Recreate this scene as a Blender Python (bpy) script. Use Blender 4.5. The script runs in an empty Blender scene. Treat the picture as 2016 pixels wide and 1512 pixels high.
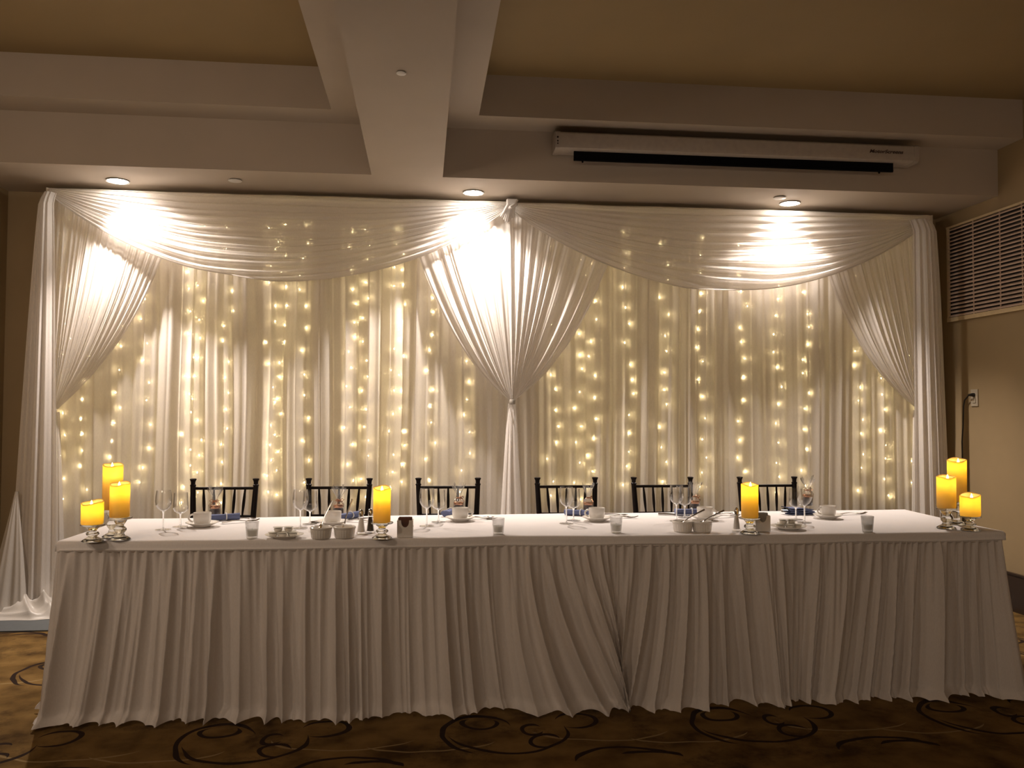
import bpy, bmesh, math, random
import numpy as np
from mathutils import Matrix, Vector

random.seed(7)
RNG = np.random.default_rng(11)
SC = bpy.context.scene
COL = SC.collection
PI = math.pi

# ------------------------------------------------------------------ camera
F_PX, PSI, PITCH, ROLL, CAM_H = 1650.0, math.radians(6.05), math.radians(1.9), 0.0046, 1.29
fwd = np.array([math.sin(PSI) * math.cos(PITCH), math.cos(PSI) * math.cos(PITCH), math.sin(PITCH)])
r0 = np.array([math.cos(PSI), -math.sin(PSI), 0.0])
u0 = np.cross(r0, fwd)
rgt = r0 * math.cos(ROLL) + u0 * math.sin(ROLL)
upv = u0 * math.cos(ROLL) - r0 * math.sin(ROLL)
CAM = np.array([0.0, 0.0, CAM_H])
cam_data = bpy.data.cameras.new('camera')
cam_data.sensor_width = 36.0
cam_data.lens = F_PX / 2016.0 * 36.0
cam_data.clip_start = 0.05
cam = bpy.data.objects.new('camera', cam_data)
COL.objects.link(cam)
cam.matrix_world = Matrix(((rgt[0], upv[0], -fwd[0], CAM[0]), (rgt[1], upv[1], -fwd[1], CAM[1]),
                           (rgt[2], upv[2], -fwd[2], CAM[2]), (0, 0, 0, 1)))
SC.camera = cam

# ------------------------------------------------------------------ world, lights, exposure
world = bpy.data.worlds.new('world')
SC.world = world
world.use_nodes = True
world.node_tree.nodes['Background'].inputs[0].default_value = (0.02, 0.014, 0.008, 1)
world.node_tree.nodes['Background'].inputs[1].default_value = 0.2
SC.view_settings.view_transform = 'Standard'
SC.view_settings.look = 'None'
SC.view_settings.exposure = 0.0
SC.view_settings.gamma = 1.0
SC.view_settings.use_curve_mapping = False
cy = SC.cycles
cy.max_bounces = 10
cy.diffuse_bounces = 4
cy.glossy_bounces = 3
cy.transmission_bounces = 8
cy.transparent_max_bounces = 20
cy.caustics_reflective = False
cy.caustics_refractive = False
cy.sample_clamp_indirect = 4.0

SPOT_W = 225.0          # wide spill of each recessed downlight over the drape
BEAM_W = 190.0         # its central beam
SPOT_COL = (1.0, 0.86, 0.76)
FILL_COL = (1.0, 0.78, 0.59)
BULB_STRENGTH = 150.0
BULB_COL = (1.0, 0.79, 0.40)
CANDLE_W = 0.30


def fill_lamp(name, loc, w, size=0.16, rot=(0, 0, 0), col=FILL_COL):
    l = bpy.data.lights.new(name, 'AREA')
    l.shape = 'DISK'
    l.size = size
    l.energy = w
    l.color = col
    o = bpy.data.objects.new(name, l)
    o.location = loc
    o.rotation_euler = rot
    COL.objects.link(o)
    return o


# added unseen fill lamps for ambient light, behind the camera and near side walls
for lx, ly, lz, w in ((-2.3, -2.9, 2.3, 22.0), (0.4, -3.2, 2.4, 13.0), (2.8, -2.9, 2.3, 9.0)):
    fill_lamp('fill_lamp', (lx, ly, lz), w, 0.3, (math.radians(68), 0, 0))
fill_lamp('left_fill_lamp', (-2.45, 0.9, 2.7), 13.0, 0.2, (math.radians(42), 0, math.radians(-45)))  # added fill, rakes the skirt folds from the left
fill_lamp('left_wall_fill_lamp', (-2.7, 2.4, 1.9), 8.0, 0.2, (math.radians(104), 0, math.radians(-32)))  # added unseen fill, brightens the left coffer faces
fill_lamp('right_wall_fill_lamp', (3.0, 2.2, 2.2), 2.0, 0.2, (math.radians(80), 0, math.radians(-60)))  # added unseen fill aimed at the right wall


# ------------------------------------------------------------------ helpers
def ray(x, y):
    return fwd + rgt * (x - 1008) / F_PX + upv * (756 - y) / F_PX


def atz(x, y, z):
    d = ray(x, y)
    return CAM + d * (z - CAM_H) / d[2]


def aty(x, y, yy):
    d = ray(x, y)
    return CAM + d * yy / d[1]


class MB:
    """collects vertices and faces for one mesh"""
    def __init__(s):
        s.v, s.f, s.n = [], [], 0

    def add(s, verts, faces):
        verts = np.asarray(verts, float).reshape(-1, 3)
        b = s.n
        s.v.append(verts)
        s.n += len(verts)
        s.f.extend([tuple(i + b for i in f) for f in faces])
        return s

    def box(s, c, d, rz=0.0):
        x, y, z = [k / 2 for k in d]
        p = np.array([(-x, -y, -z), (x, -y, -z), (x, y, -z), (-x, y, -z), (-x, -y, z), (x, -y, z), (x, y, z), (-x, y, z)])
        if rz:
            ca, sa = math.cos(rz), math.sin(rz)
            p = np.stack([p[:, 0] * ca - p[:, 1] * sa, p[:, 0] * sa + p[:, 1] * ca, p[:, 2]], 1)
        return s.add(p + np.array(c), [(0, 3, 2, 1), (4, 5, 6, 7), (0, 1, 5, 4), (1, 2, 6, 5), (2, 3, 7, 6), (3, 0, 4, 7)])

    def grid(s, P, wrap=False):
        nu, nv = P.shape[:2]
        f = []
        for i in range(nu if wrap else nu - 1):
            a, b = i * nv, ((i + 1) % nu) * nv
            f += [(a + j, b + j, b + j + 1, a + j + 1) for j in range(nv - 1)]
        return s.add(P.reshape(-1, 3), f)

    def lathe(s, prof, n=24, c=(0, 0, 0), flute=0.0, nfl=0, cap=True):
        prof = np.array(prof, float)
        a = np.linspace(0, 2 * PI, n, endpoint=False)
        rr = np.ones(n) if not nfl else 1 + flute * np.cos(a * nfl)
        P = np.zeros((n, len(prof), 3))
        P[:, :, 0] = np.outer(np.cos(a) * rr, prof[:, 0]) + c[0]
        P[:, :, 1] = np.outer(np.sin(a) * rr, prof[:, 0]) + c[1]
        P[:, :, 2] = prof[:, 1][None, :] + c[2]
        b = s.n
        s.grid(P, wrap=True)
        m = len(prof)
        if cap:
            if prof[0, 0] > 1e-6:
                s.f.append(tuple(b + i * m for i in range(n))[::-1])
            if prof[-1, 0] > 1e-6:
                s.f.append(tuple(b + i * m + m - 1 for i in range(n)))
        return s

    def tube(s, pts, rad, n=8, cap=True):
        pts = np.array(pts, float)
        k = len(pts)
        rad = np.broadcast_to(np.asarray(rad, float), (k,))
        t = np.gradient(pts, axis=0)
        t /= np.linalg.norm(t, axis=1)[:, None] + 1e-12
        ref = np.array([0.0, 0, 1]) if abs(t[0][2]) < 0.9 else np.array([1.0, 0, 0])
        P = np.zeros((k, n, 3))
        x = np.cross(t[0], ref)
        for i in range(k):
            x = x - t[i] * (x @ t[i])
            x /= np.linalg.norm(x) + 1e-12
            y = np.cross(t[i], x)
            for j in range(n):
                a = 2 * PI * j / n
                P[i, j] = pts[i] + rad[i] * (x * math.cos(a) + y * math.sin(a))
        b = s.n
        f = []
        for i in range(k - 1):
            for j in range(n):
                j2 = (j + 1) % n
                f.append((i * n + j, i * n + j2, (i + 1) * n + j2, (i + 1) * n + j))
        s.add(P.reshape(-1, 3), f)
        if cap:
            s.f.append(tuple(b + j for j in range(n))[::-1])
            s.f.append(tuple(b + (k - 1) * n + j for j in range(n)))
        return s

    def mesh(s, name, smooth=True, auto=None):
        me = bpy.data.meshes.new(name)
        v = np.concatenate(s.v)
        me.from_pydata(v.tolist(), [], s.f)
        bm = bmesh.new()
        bm.from_mesh(me)
        bmesh.ops.recalc_face_normals(bm, faces=bm.faces)
        bm.to_mesh(me)
        bm.free()
        if smooth:
            me.polygons.foreach_set('use_smooth', [True] * len(me.polygons))
            if auto is not None:
                me.set_sharp_from_angle(angle=math.radians(auto))
        return me

    def build(s, name, mat, parent=None, smooth=True, auto=40):
        return obj(name, s.mesh(name, smooth, auto), mat, parent)


def obj(name, me, mat, parent=None):
    if mat is not None and not me.materials:
        me.materials.append(mat)
    o = bpy.data.objects.new(name, me)
    COL.objects.link(o)
    if parent is not None:
        o.parent = parent
    return o


def tag(o, label, cat, group=None):
    o['label'] = label
    o['category'] = cat
    if group:
        o['group'] = group
    return o


def thing(name, label, cat, loc=(0, 0, 0), rz=0.0, group=None):
    o = bpy.data.objects.new(name, None)
    o.empty_display_size = 0.05
    COL.objects.link(o)
    o.location = tuple(float(k) for k in loc)
    o.rotation_euler = (0, 0, rz)
    return tag(o, label, cat, group)


def struct(o):
    o['kind'] = 'structure'
    return o


def dup(root, label, loc=None, rz=None):
    def rec(o, parent):
        c = o.copy()
        COL.objects.link(c)
        c.parent = parent
        for ch in list(o.children):
            rec(ch, c)
        return c
    r = rec(root, None)
    if loc is not None:
        r.location = tuple(float(k) for k in loc)
    if rz is not None:
        r.rotation_euler = (0, 0, rz)
    r['label'] = label
    return r


class Kind:
    """first call gives the original, later calls give copies"""
    def __init__(s, make):
        s.make, s.first = make, None

    def __call__(s, label, loc, rz=0.0):
        if s.first is None:
            s.first = s.make()
            s.first.location = tuple(float(k) for k in loc)
            s.first.rotation_euler = (0, 0, rz)
            s.first['label'] = label
            return s.first
        return dup(s.first, label, loc, rz)


def vnoise(x, seed):
    """smooth one-dimensional value noise in -1..1"""
    x = np.asarray(x, float)
    tab = np.random.default_rng(seed).uniform(-1, 1, 4096)
    i = np.floor(x).astype(int)
    f = x - i
    f = f * f * (3 - 2 * f)
    return tab[i % 4096] * (1 - f) + tab[(i + 1) % 4096] * f


def sstep(a, b, x):
    t = np.clip((np.asarray(x, float) - a) / (b - a), 0, 1)
    return t * t * (3 - 2 * t)


# ------------------------------------------------------------------ materials
def new_mat(name):
    m = bpy.data.materials.new(name)
    m.use_nodes = True
    nt = m.node_tree
    for n in list(nt.nodes):
        nt.nodes.remove(n)
    out = nt.nodes.new('ShaderNodeOutputMaterial')
    return m, nt, out


def ramp(nt, src, stops):
    r = nt.nodes.new('ShaderNodeValToRGB')
    el = r.color_ramp.elements
    el[0].position, el[0].color = stops[0][0], (*stops[0][1], 1)
    el[1].position, el[1].color = stops[-1][0], (*stops[-1][1], 1)
    for p, c in stops[1:-1]:
        e = el.new(p)
        e.color = (*c, 1)
    nt.links.new(src, r.inputs[0])
    return r.outputs[0]


def noise_col(nt, c1, c2, scale, detail=3.0, stretch=(1, 1, 1)):
    tc = nt.nodes.new('ShaderNodeTexCoord')
    mp = nt.nodes.new('ShaderNodeMapping')
    mp.inputs['Scale'].default_value = stretch
    nz = nt.nodes.new('ShaderNodeTexNoise')
    nz.inputs['Scale'].default_value = scale
    nz.inputs['Detail'].default_value = detail
    nt.links.new(tc.outputs['Object'], mp.inputs[0])
    nt.links.new(mp.outputs[0], nz.inputs[0])
    return ramp(nt, nz.outputs[0], [(0.3, c1), (0.7, c2)]), nz


def mat_solid(name, c, rough=0.5, metal=0.0, var=0.06, scale=30, bump=0.0, coat=0.0, spec=0.5, stretch=(1, 1, 1)):
    m, nt, out = new_mat(name)
    b = nt.nodes.new('ShaderNodeBsdfPrincipled')
    lo = tuple(max(0, k * (1 - var)) for k in c)
    hi = tuple(min(1, k * (1 + var)) for k in c)
    col, nz = noise_col(nt, lo, hi, scale, 3.0, stretch)
    nt.links.new(col, b.inputs['Base Color'])
    b.inputs['Roughness'].default_value = rough
    b.inputs['Metallic'].default_value = metal
    b.inputs['Specular IOR Level'].default_value = spec
    b.inputs['Coat Weight'].default_value = coat
    if bump:
        bp = nt.nodes.new('ShaderNodeBump')
        bp.inputs['Strength'].default_value = bump
        bp.inputs['Distance'].default_value = 0.002
        nt.links.new(nz.outputs[0], bp.inputs['Height'])
        nt.links.new(bp.outputs[0], b.inputs['Normal'])
    nt.links.new(b.outputs[0], out.inputs[0])
    return m


def mat_fabric(name, c, translucent=0.4, clear=0.0, weave=220.0, sheen=0.0):
    m, nt, out = new_mat(name)
    col, nz = noise_col(nt, tuple(k * 0.96 for k in c), tuple(min(1, k * 1.03) for k in c), weave, 2.0, (1, 1, 0.25))
    d = nt.nodes.new('ShaderNodeBsdfDiffuse')
    t = nt.nodes.new('ShaderNodeBsdfTranslucent')
    mx = nt.nodes.new('ShaderNodeMixShader')
    mx.inputs[0].default_value = translucent
    nt.links.new(col, d.inputs[0])
    nt.links.new(col, t.inputs[0])
    nt.links.new(d.outputs[0], mx.inputs[1])
    nt.links.new(t.outputs[0], mx.inputs[2])
    last = mx
    if sheen:
        g = nt.nodes.new('ShaderNodeBsdfGlossy')
        g.inputs['Roughness'].default_value = 0.42
        g.inputs[0].default_value = (1, 1, 1, 1)
        m2 = nt.nodes.new('ShaderNodeMixShader')
        m2.inputs[0].default_value = sheen
        nt.links.new(last.outputs[0], m2.inputs[1])
        nt.links.new(g.outputs[0], m2.inputs[2])
        last = m2
    if clear:
        tr = nt.nodes.new('ShaderNodeBsdfTransparent')
        m3 = nt.nodes.new('ShaderNodeMixShader')
        m3.inputs[0].default_value = clear
        nt.links.new(last.outputs[0], m3.inputs[1])
        nt.links.new(tr.outputs[0], m3.inputs[2])
        last = m3
    nt.links.new(last.outputs[0], out.inputs[0])
    return m


def mat_thin_glass(name, tint=(1, 1, 1), strength=1.0, haze=0.0, rough=0.03):
    """thin clear sheet: mirror reflection by Fresnel over clear transmission"""
    m, nt, out = new_mat(name)
    fr = nt.nodes.new('ShaderNodeLayerWeight')
    fr.inputs[0].default_value = 0.5
    pw = nt.nodes.new('ShaderNodeMath')
    pw.operation = 'POWER'
    pw.inputs[1].default_value = 2.0
    nt.links.new(fr.outputs['Facing'], pw.inputs[0])
    mul = nt.nodes.new('ShaderNodeMath')
    mul.operation = 'MULTIPLY_ADD'
    mul.inputs[1].default_value = 0.85 * strength
    mul.inputs[2].default_value = 0.035 * strength
    nt.links.new(pw.outputs[0], mul.inputs[0])
    g = nt.nodes.new('ShaderNodeBsdfGlossy')
    g.inputs['Roughness'].default_value = rough
    t = nt.nodes.new('ShaderNodeBsdfTransparent')
    t.inputs[0].default_value = (*tint, 1)
    base = t
    if haze:
        d = nt.nodes.new('ShaderNodeBsdfDiffuse')
        d.inputs[0].default_value = (0.85, 0.85, 0.84, 1)
        tl = nt.nodes.new('ShaderNodeBsdfTranslucent')
        tl.inputs[0].default_value = (0.85, 0.85, 0.84, 1)
        a = nt.nodes.new('ShaderNodeMixShader')
        nt.links.new(d.outputs[0], a.inputs[1])
        nt.links.new(tl.outputs[0], a.inputs[2])
        b = nt.nodes.new('ShaderNodeMixShader')
        b.inputs[0].default_value = haze
        nt.links.new(t.outputs[0], b.inputs[1])
        nt.links.new(a.outputs[0], b.inputs[2])
        base = b
    mx = nt.nodes.new('ShaderNodeMixShader')
    nt.links.new(mul.outputs[0], mx.inputs[0])
    nt.links.new(base.outputs[0], mx.inputs[1])
    nt.links.new(g.outputs[0], mx.inputs[2])
    nt.links.new(mx.outputs[0], out.inputs[0])
    return m


def mat_glass(name):
    m, nt, out = new_mat(name)
    g = nt.nodes.new('ShaderNodeBsdfGlass')
    g.inputs['IOR'].default_value = 1.48
    g.inputs['Roughness'].default_value = 0.0
    col, nz = noise_col(nt, (0.96, 0.97, 0.96), (1, 1, 1), 40)
    nt.links.new(col, g.inputs[0])
    nt.links.new(g.outputs[0], out.inputs[0])
    return m


def mat_emit(name, c, s):
    m, nt, out = new_mat(name)
    e = nt.nodes.new('ShaderNodeEmission')
    e.inputs[0].default_value = (*c, 1)
    e.inputs[1].default_value = s
    nt.links.new(e.outputs[0], out.inputs[0])
    return m


def mat_wax(name, c):
    m, nt, out = new_mat(name)
    col, nz = noise_col(nt, tuple(k * 0.95 for k in c), c, 25)
    d = nt.nodes.new('ShaderNodeBsdfDiffuse')
    d.inputs[0].default_value = (0.82, 0.66, 0.36, 1)
    t = nt.nodes.new('ShaderNodeBsdfTranslucent')
    nt.links.new(col, t.inputs[0])
    mx = nt.nodes.new('ShaderNodeMixShader')
    mx.inputs[0].default_value = 0.5
    nt.links.new(d.outputs[0], mx.inputs[1])
    nt.links.new(t.outputs[0], mx.inputs[2])
    nt.links.new(mx.outputs[0], out.inputs[0])
    return m


def mat_carpet():
    m, nt, out = new_mat('swirl_carpet')
    L = nt.links.new
    tc = nt.nodes.new('ShaderNodeTexCoord')
    sep = nt.nodes.new('ShaderNodeSeparateXYZ')
    # warp the coordinates a little so that the curls look drawn by hand
    nzw = nt.nodes.new('ShaderNodeTexNoise')
    nzw.inputs['Scale'].default_value = 5.0
    nzw.inputs['Detail'].default_value = 1.0
    L(tc.outputs['Object'], nzw.inputs[0])
    sub = nt.nodes.new('ShaderNodeVectorMath')
    sub.operation = 'MULTIPLY_ADD'
    sub.inputs[1].default_value = (0.05, 0.05, 0)
    L(nzw.outputs['Color'], sub.inputs[0])
    L(tc.outputs['Object'], sub.inputs[2])
    L(sub.outputs[0], sep.inputs[0])

    def M(op, a, b=None, clamp=False):
        n = nt.nodes.new('ShaderNodeMath')
        n.operation = op
        n.use_clamp = clamp
        for k, v in ((0, a), (1, b)):
            if v is None:
                continue
            if isinstance(v, (int, float)):
                n.inputs[k].default_value = v
            else:
                L(v, n.inputs[k])
        return n.outputs[0]
    PX, PY = 1.03, 0.98

    def arc(cx, cy, rx, ry, a0, a1, w=0.012):
        wx = M('WRAP', M('SUBTRACT', sep.outputs[0], cx), PX / 2)
        wx.node.inputs[2].default_value = -PX / 2
        wy = M('WRAP', M('SUBTRACT', sep.outputs[1], cy), PY / 2)
        wy.node.inputs[2].default_value = -PY / 2
        ux, uy = M('DIVIDE', wx, rx), M('DIVIDE', wy, ry)
        rr = M('SQRT', M('ADD', M('MULTIPLY', ux, ux), M('MULTIPLY', uy, uy)))
        dist = M('MULTIPLY', M('ABSOLUTE', M('SUBTRACT', rr, 1.0)), min(rx, ry))
        am = math.radians((a0 + a1) / 2)
        half = math.radians(abs(a1 - a0) / 2)
        c = M('DIVIDE', M('ADD', M('MULTIPLY', ux, math.cos(am)), M('MULTIPLY', uy, math.sin(am))), M('MAXIMUM', rr, 0.001))
        ang = M('ARCCOSINE', c)
        # taper the stroke towards its ends
        tap = M('MULTIPLY', M('SUBTRACT', 1.0, M('DIVIDE', ang, half)), 3.0, clamp=True)
        return M('LESS_THAN', dist, M('MULTIPLY', tap, w))

    def fl(px, py):
        p = atz(px, py, 0)
        return p[0], p[1]
    arcs = []
    for (x, y, rx, ry, a0, a1, w) in (
            (439, 1457, 0.145, 0.20, 20, 260, 0.010),
            (452, 1436, 0.075, 0.06, 120, 400, 0.009),
            (500, 1452, 0.24, 0.215, 190, 370, 0.009),
            (655, 1430, 0.09, 0.085, -130, 170, 0.010),
            (560, 1470, 0.055, 0.06, 10, 300, 0.009),
            (553, 1448, 0.04, 0.05, 30, 330, 0.009),
            (700, 1512, 0.20, 0.12, 20, 175, 0.009),
            (745, 1508, 0.13, 0.07, 10, 140, 0.010)):
        c = fl(x, y)
        arcs.append(arc(c[0], c[1], rx, ry, a0, a1, w))
    dark = arcs[0]
    for a in arcs[1:]:
        dark = M('MAXIMUM', dark, a)
    lt = None
    for (x, y, rx, ry, a0, a1, w) in ((700, 1440, 0.30, 0.16, 190, 330, 0.005), (330, 1470, 0.26, 0.12, 200, 340, 0.005)):
        c = fl(x, y)
        a = arc(c[0], c[1], rx, ry, a0, a1, w)
        lt = a if lt is None else M('MAXIMUM', lt, a)
    nz = nt.nodes.new('ShaderNodeTexNoise')
    nz.inputs['Scale'].default_value = 6.0
    nz.inputs['Detail'].default_value = 6.0
    L(tc.outputs['Object'], nz.inputs[0])
    base = ramp(nt, nz.outputs[0], [(0.30, (0.065, 0.035, 0.011)), (0.5, (0.16, 0.094, 0.030)), (0.72, (0.23, 0.14, 0.048))])
    nz2 = nt.nodes.new('ShaderNodeTexNoise')
    nz2.inputs['Scale'].default_value = 2.4
    nz2.inputs['Detail'].default_value = 8.0
    nz2.inputs['Roughness'].default_value = 0.75
    L(tc.outputs['Object'], nz2.inputs[0])
    blot = ramp(nt, nz2.outputs[0], [(0.52, (0, 0, 0)), (0.64, (0.75, 0.75, 0.75))])

    def mix(f, a, b):
        n = nt.nodes.new('ShaderNodeMix')
        n.data_type = 'RGBA'
        L(f, n.inputs['Factor'])
        for v, k in ((a, 6), (b, 7)):
            if isinstance(v, tuple):
                n.inputs[k].default_value = (*v, 1)
            else:
                L(v, n.inputs[k])
        return n.outputs[2]
    c = mix(blot, base, (0.038, 0.021, 0.010))
    c = mix(lt, c, (0.27, 0.19, 0.09))
    c = mix(dark, c, (0.026, 0.015, 0.011))
    b = nt.nodes.new('ShaderNodeBsdfPrincipled')
    L(c, b.inputs['Base Color'])
    b.inputs['Roughness'].default_value = 0.95
    b.inputs['Specular IOR Level'].default_value = 0.1
    pile = nt.nodes.new('ShaderNodeTexNoise')
    pile.inputs['Scale'].default_value = 400
    L(tc.outputs['Object'], pile.inputs[0])
    bp = nt.nodes.new('ShaderNodeBump')
    bp.inputs['Strength'].default_value = 0.5
    bp.inputs['Distance'].default_value = 0.004
    L(pile.outputs[0], bp.inputs['Height'])
    L(bp.outputs[0], b.inputs['Normal'])
    L(b.outputs[0], out.inputs[0])
    return m


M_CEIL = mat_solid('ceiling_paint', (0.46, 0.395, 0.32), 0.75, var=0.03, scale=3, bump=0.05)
M_CEIL_TOP = mat_solid('shaded_ceiling_paint', (0.29, 0.205, 0.095), 0.8, var=0.03, scale=3)  # ceiling paint darkened and browned for the weak bounce light up there
M_WALL = mat_solid('wall_paint', (0.31, 0.225, 0.12), 0.7, var=0.04, scale=4, bump=0.05)
M_BASE = mat_solid('dark_baseboard', (0.035, 0.02, 0.012), 0.4)
M_STRIP = mat_solid('grey_floor_strip', (0.085, 0.095, 0.10), 0.6)
M_CARPET = mat_carpet()
M_SHEER = mat_fabric('sheer_chiffon', (0.84, 0.80, 0.75), 0.45, clear=0.11)
M_SHEER_BACK = mat_fabric('cream_lining', (0.72, 0.64, 0.52), 0.10, clear=0.0)
M_SWAG = mat_fabric('swag_chiffon', (0.86, 0.82, 0.78), 0.40, clear=0.18)
M_LIGHT_BLOCK = mat_fabric('light_block_cloth', (0.80, 0.74, 0.66), 0.10)  # near-opaque cloth of the added light-blocking strip above the bulbs
M_DRAPE = mat_fabric('drape_chiffon', (0.87, 0.83, 0.79), 0.38, clear=0.08)
M_SATIN = mat_fabric('satin', (0.60, 0.56, 0.51), 0.15, sheen=0.06)
M_CLOTH = mat_fabric('table_linen', (0.89, 0.855, 0.835), 0.05, weave=350)
M_SKIRT = mat_fabric('skirt_polyester', (0.76, 0.71, 0.67), 0.10, weave=300)
M_TIE = mat_solid('silver_tie', (0.45, 0.42, 0.38), 0.35, 0.6)
M_BLACKWOOD = mat_solid('black_lacquer', (0.009, 0.005, 0.005), 0.45, var=0.2, spec=0.15)
M_CUSHION = mat_solid('ivory_cushion', (0.55, 0.5, 0.42), 0.8)
M_STEEL = mat_solid('polished_steel', (0.62, 0.60, 0.57), 0.16, 1.0, var=0.04)
M_CHINA = mat_solid('white_china', (0.88, 0.85, 0.80), 0.12, var=0.02, coat=0.4)
M_GLASS = mat_thin_glass('wine_glass', strength=1.0)
M_CRYSTAL = mat_glass('pressed_glass')
M_VOTIVE = mat_thin_glass('votive_glass', haze=0.22, rough=0.08)
M_VOTIVE_FROST = mat_thin_glass('frosted_votive_glass', haze=0.55, rough=0.2)
M_WAXW = mat_fabric('white_wax', (0.88, 0.86, 0.80), 0.5, weave=40)
M_WAX = mat_wax('amber_wax', (0.97, 0.63, 0.06))
M_WAX_IN = mat_solid('wax_bed', (0.75, 0.52, 0.2), 0.6)
M_FLAME = mat_emit('led_flame', (1.0, 0.80, 0.36), 14.0)
M_BULB = mat_emit('fairy_bulb', BULB_COL, BULB_STRENGTH)
M_WIRE = mat_solid('clear_wire', (0.5, 0.48, 0.4), 0.5)
M_LENS = mat_emit('lamp_lens', (1.0, 0.90, 0.80), 130.0)
M_TRIM = mat_solid('white_lamp_trim', (0.7, 0.68, 0.64), 0.4)
M_TRIM_EDGE = mat_solid('grey_lamp_ring', (0.25, 0.23, 0.2), 0.5)
M_SCREENCASE = mat_solid('white_screen_case', (0.40, 0.35, 0.30), 0.5)
M_BLACK = mat_solid('black_screen_cloth', (0.004, 0.004, 0.005), 0.9, spec=0.1)
M_LETTER = mat_solid('dark_lettering', (0.06, 0.03, 0.02), 0.6)
M_HOLE = mat_solid('dark_hole', (0.01, 0.006, 0.004), 0.9)
M_VENT = mat_solid('vent_paint', (0.62, 0.46, 0.36), 0.5)
M_VENTFRAME = mat_solid('vent_frame_paint', (0.60, 0.47, 0.28), 0.5)
M_VENTDARK = mat_solid('vent_inside', (0.01, 0.006, 0.004), 0.9)
M_PLATE = mat_solid('outlet_plastic', (0.42, 0.36, 0.27), 0.4)
M_CORD = mat_solid('black_cord', (0.01, 0.008, 0.007), 0.5)
M_NAPKIN = mat_solid('blue_napkin', (0.13, 0.16, 0.30), 0.9, var=0.1, scale=300)
M_BAND = mat_solid('white_paper_band', (0.72, 0.71, 0.70), 0.7)
M_CELLO = mat_thin_glass('cellophane', strength=1.0, haze=0.07, rough=0.12)
M_COPPER = mat_solid('copper_ribbon', (0.55, 0.27, 0.15), 0.25, 0.85)
M_COCOA = mat_solid('dark_contents', (0.025, 0.012, 0.010), 0.35, coat=0.6)
M_PACKET = mat_solid('brown_packet', (0.10, 0.035, 0.02), 0.5, var=0.3)
M_PACKETB = mat_solid('blue_grey_packet', (0.26, 0.29, 0.33), 0.6, var=0.2)
M_SALT = mat_solid('salt', (0.75, 0.72, 0.68), 0.8)
M_PEPPER = mat_solid('ground_pepper', (0.06, 0.045, 0.035), 0.9, var=0.5, scale=500)
M_BUTTER = mat_solid('butter_tub', (0.78, 0.74, 0.66), 0.4)
M_FOIL = mat_solid('tub_lid', (0.80, 0.78, 0.72), 0.3, var=0.08, scale=80)
M_JAM = mat_solid('ramekin_filling', (0.62, 0.52, 0.40), 0.5)

# ------------------------------------------------------------------ room shell
XL, XR, YB, YF = -2.80, 3.86, 5.95, -3.6
ZS, ZLEDGE, ZTOP = 2.765, 3.08, float(aty(625, 131, 5.005)[2])
Y1, Y2 = 5.25, 5.005               # front edge of the soffit, of the ledge
BX0, BX1, LX0, LX1 = -0.332, 0.112, -0.556, 0.322

floor = struct(MB().box(((XL + XR) / 2, (YB + YF) / 2, -0.05), (XR - XL + 0.4, YB - YF + 0.4, 0.1)).build('floor', M_CARPET, smooth=False))
struct(MB().box(((XL + XR) / 2, YB + 0.1, 1.7), (XR - XL + 0.4, 0.2, 3.6)).build('wall_back', M_WALL, smooth=False))
struct(MB().box((XL - 0.1, (YB + YF) / 2, 1.7), (0.2, YB - YF + 0.4, 3.6)).build('wall_left', M_WALL, smooth=False))
struct(MB().box((XR + 0.1, (YB + YF) / 2, 1.7), (0.2, YB - YF + 0.4, 3.6)).build('wall_right', M_WALL, smooth=False))
struct(MB().box(((XL + XR) / 2, YF - 0.1, 1.7), (XR - XL + 0.4, 0.2, 3.6)).build('wall_front', M_WALL, smooth=False))
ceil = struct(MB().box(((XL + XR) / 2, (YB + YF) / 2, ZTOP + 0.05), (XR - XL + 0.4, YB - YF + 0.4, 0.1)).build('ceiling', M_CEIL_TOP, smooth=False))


def ceil_piece(name, x0, x1, y0, y1, z0, z1):
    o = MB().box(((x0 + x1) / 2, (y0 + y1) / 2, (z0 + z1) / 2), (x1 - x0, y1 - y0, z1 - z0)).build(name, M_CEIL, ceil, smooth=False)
    return o


ceil_piece('soffit', XL, XR, Y1, YB, ZS, ZTOP)
ceil_piece('beam', BX0, BX1, YF, Y1, ZS, ZTOP)
ceil_piece('ledge', XL, BX0, Y2, Y1, ZLEDGE, ZTOP)
ceil_piece('ledge', BX1, XR, Y2, Y1, ZLEDGE, ZTOP)
ceil_piece('ledge', LX0, BX0, YF, Y2, ZLEDGE, ZTOP)
ceil_piece('ledge', BX1, LX1, YF, Y2, ZLEDGE, ZTOP)
ceil_piece('ledge', XL, XL + 0.22, YF, Y2, ZLEDGE, ZTOP)

for nm, x, s in (('baseboard_right', XR, -1), ('baseboard_left', XL, 1)):
    mb = MB().box((x + s * 0.008, (YB + YF) / 2, 0.125), (0.016, YB - YF - 0.02, 0.25))
    mb.box((x + s * 0.011, (YB + YF) / 2, 0.245), (0.022, YB - YF - 0.02, 0.012))
    struct(mb.build(nm, M_BASE, smooth=False))
struct(MB().box(((XL + XR) / 2, (5.18 + 5.93) / 2, 0.004), (XR - XL - 0.06, 0.75, 0.008)).build('trim_1', M_STRIP, smooth=False))

# ------------------------------------------------------------------ draped backdrop
Y_SWAG, Y_TIE, Y_FRONT, Y_BULB, Y_BACK = 5.695, 5.738, 5.79, 5.819, 5.89
Z_BAR = 2.732

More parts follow.
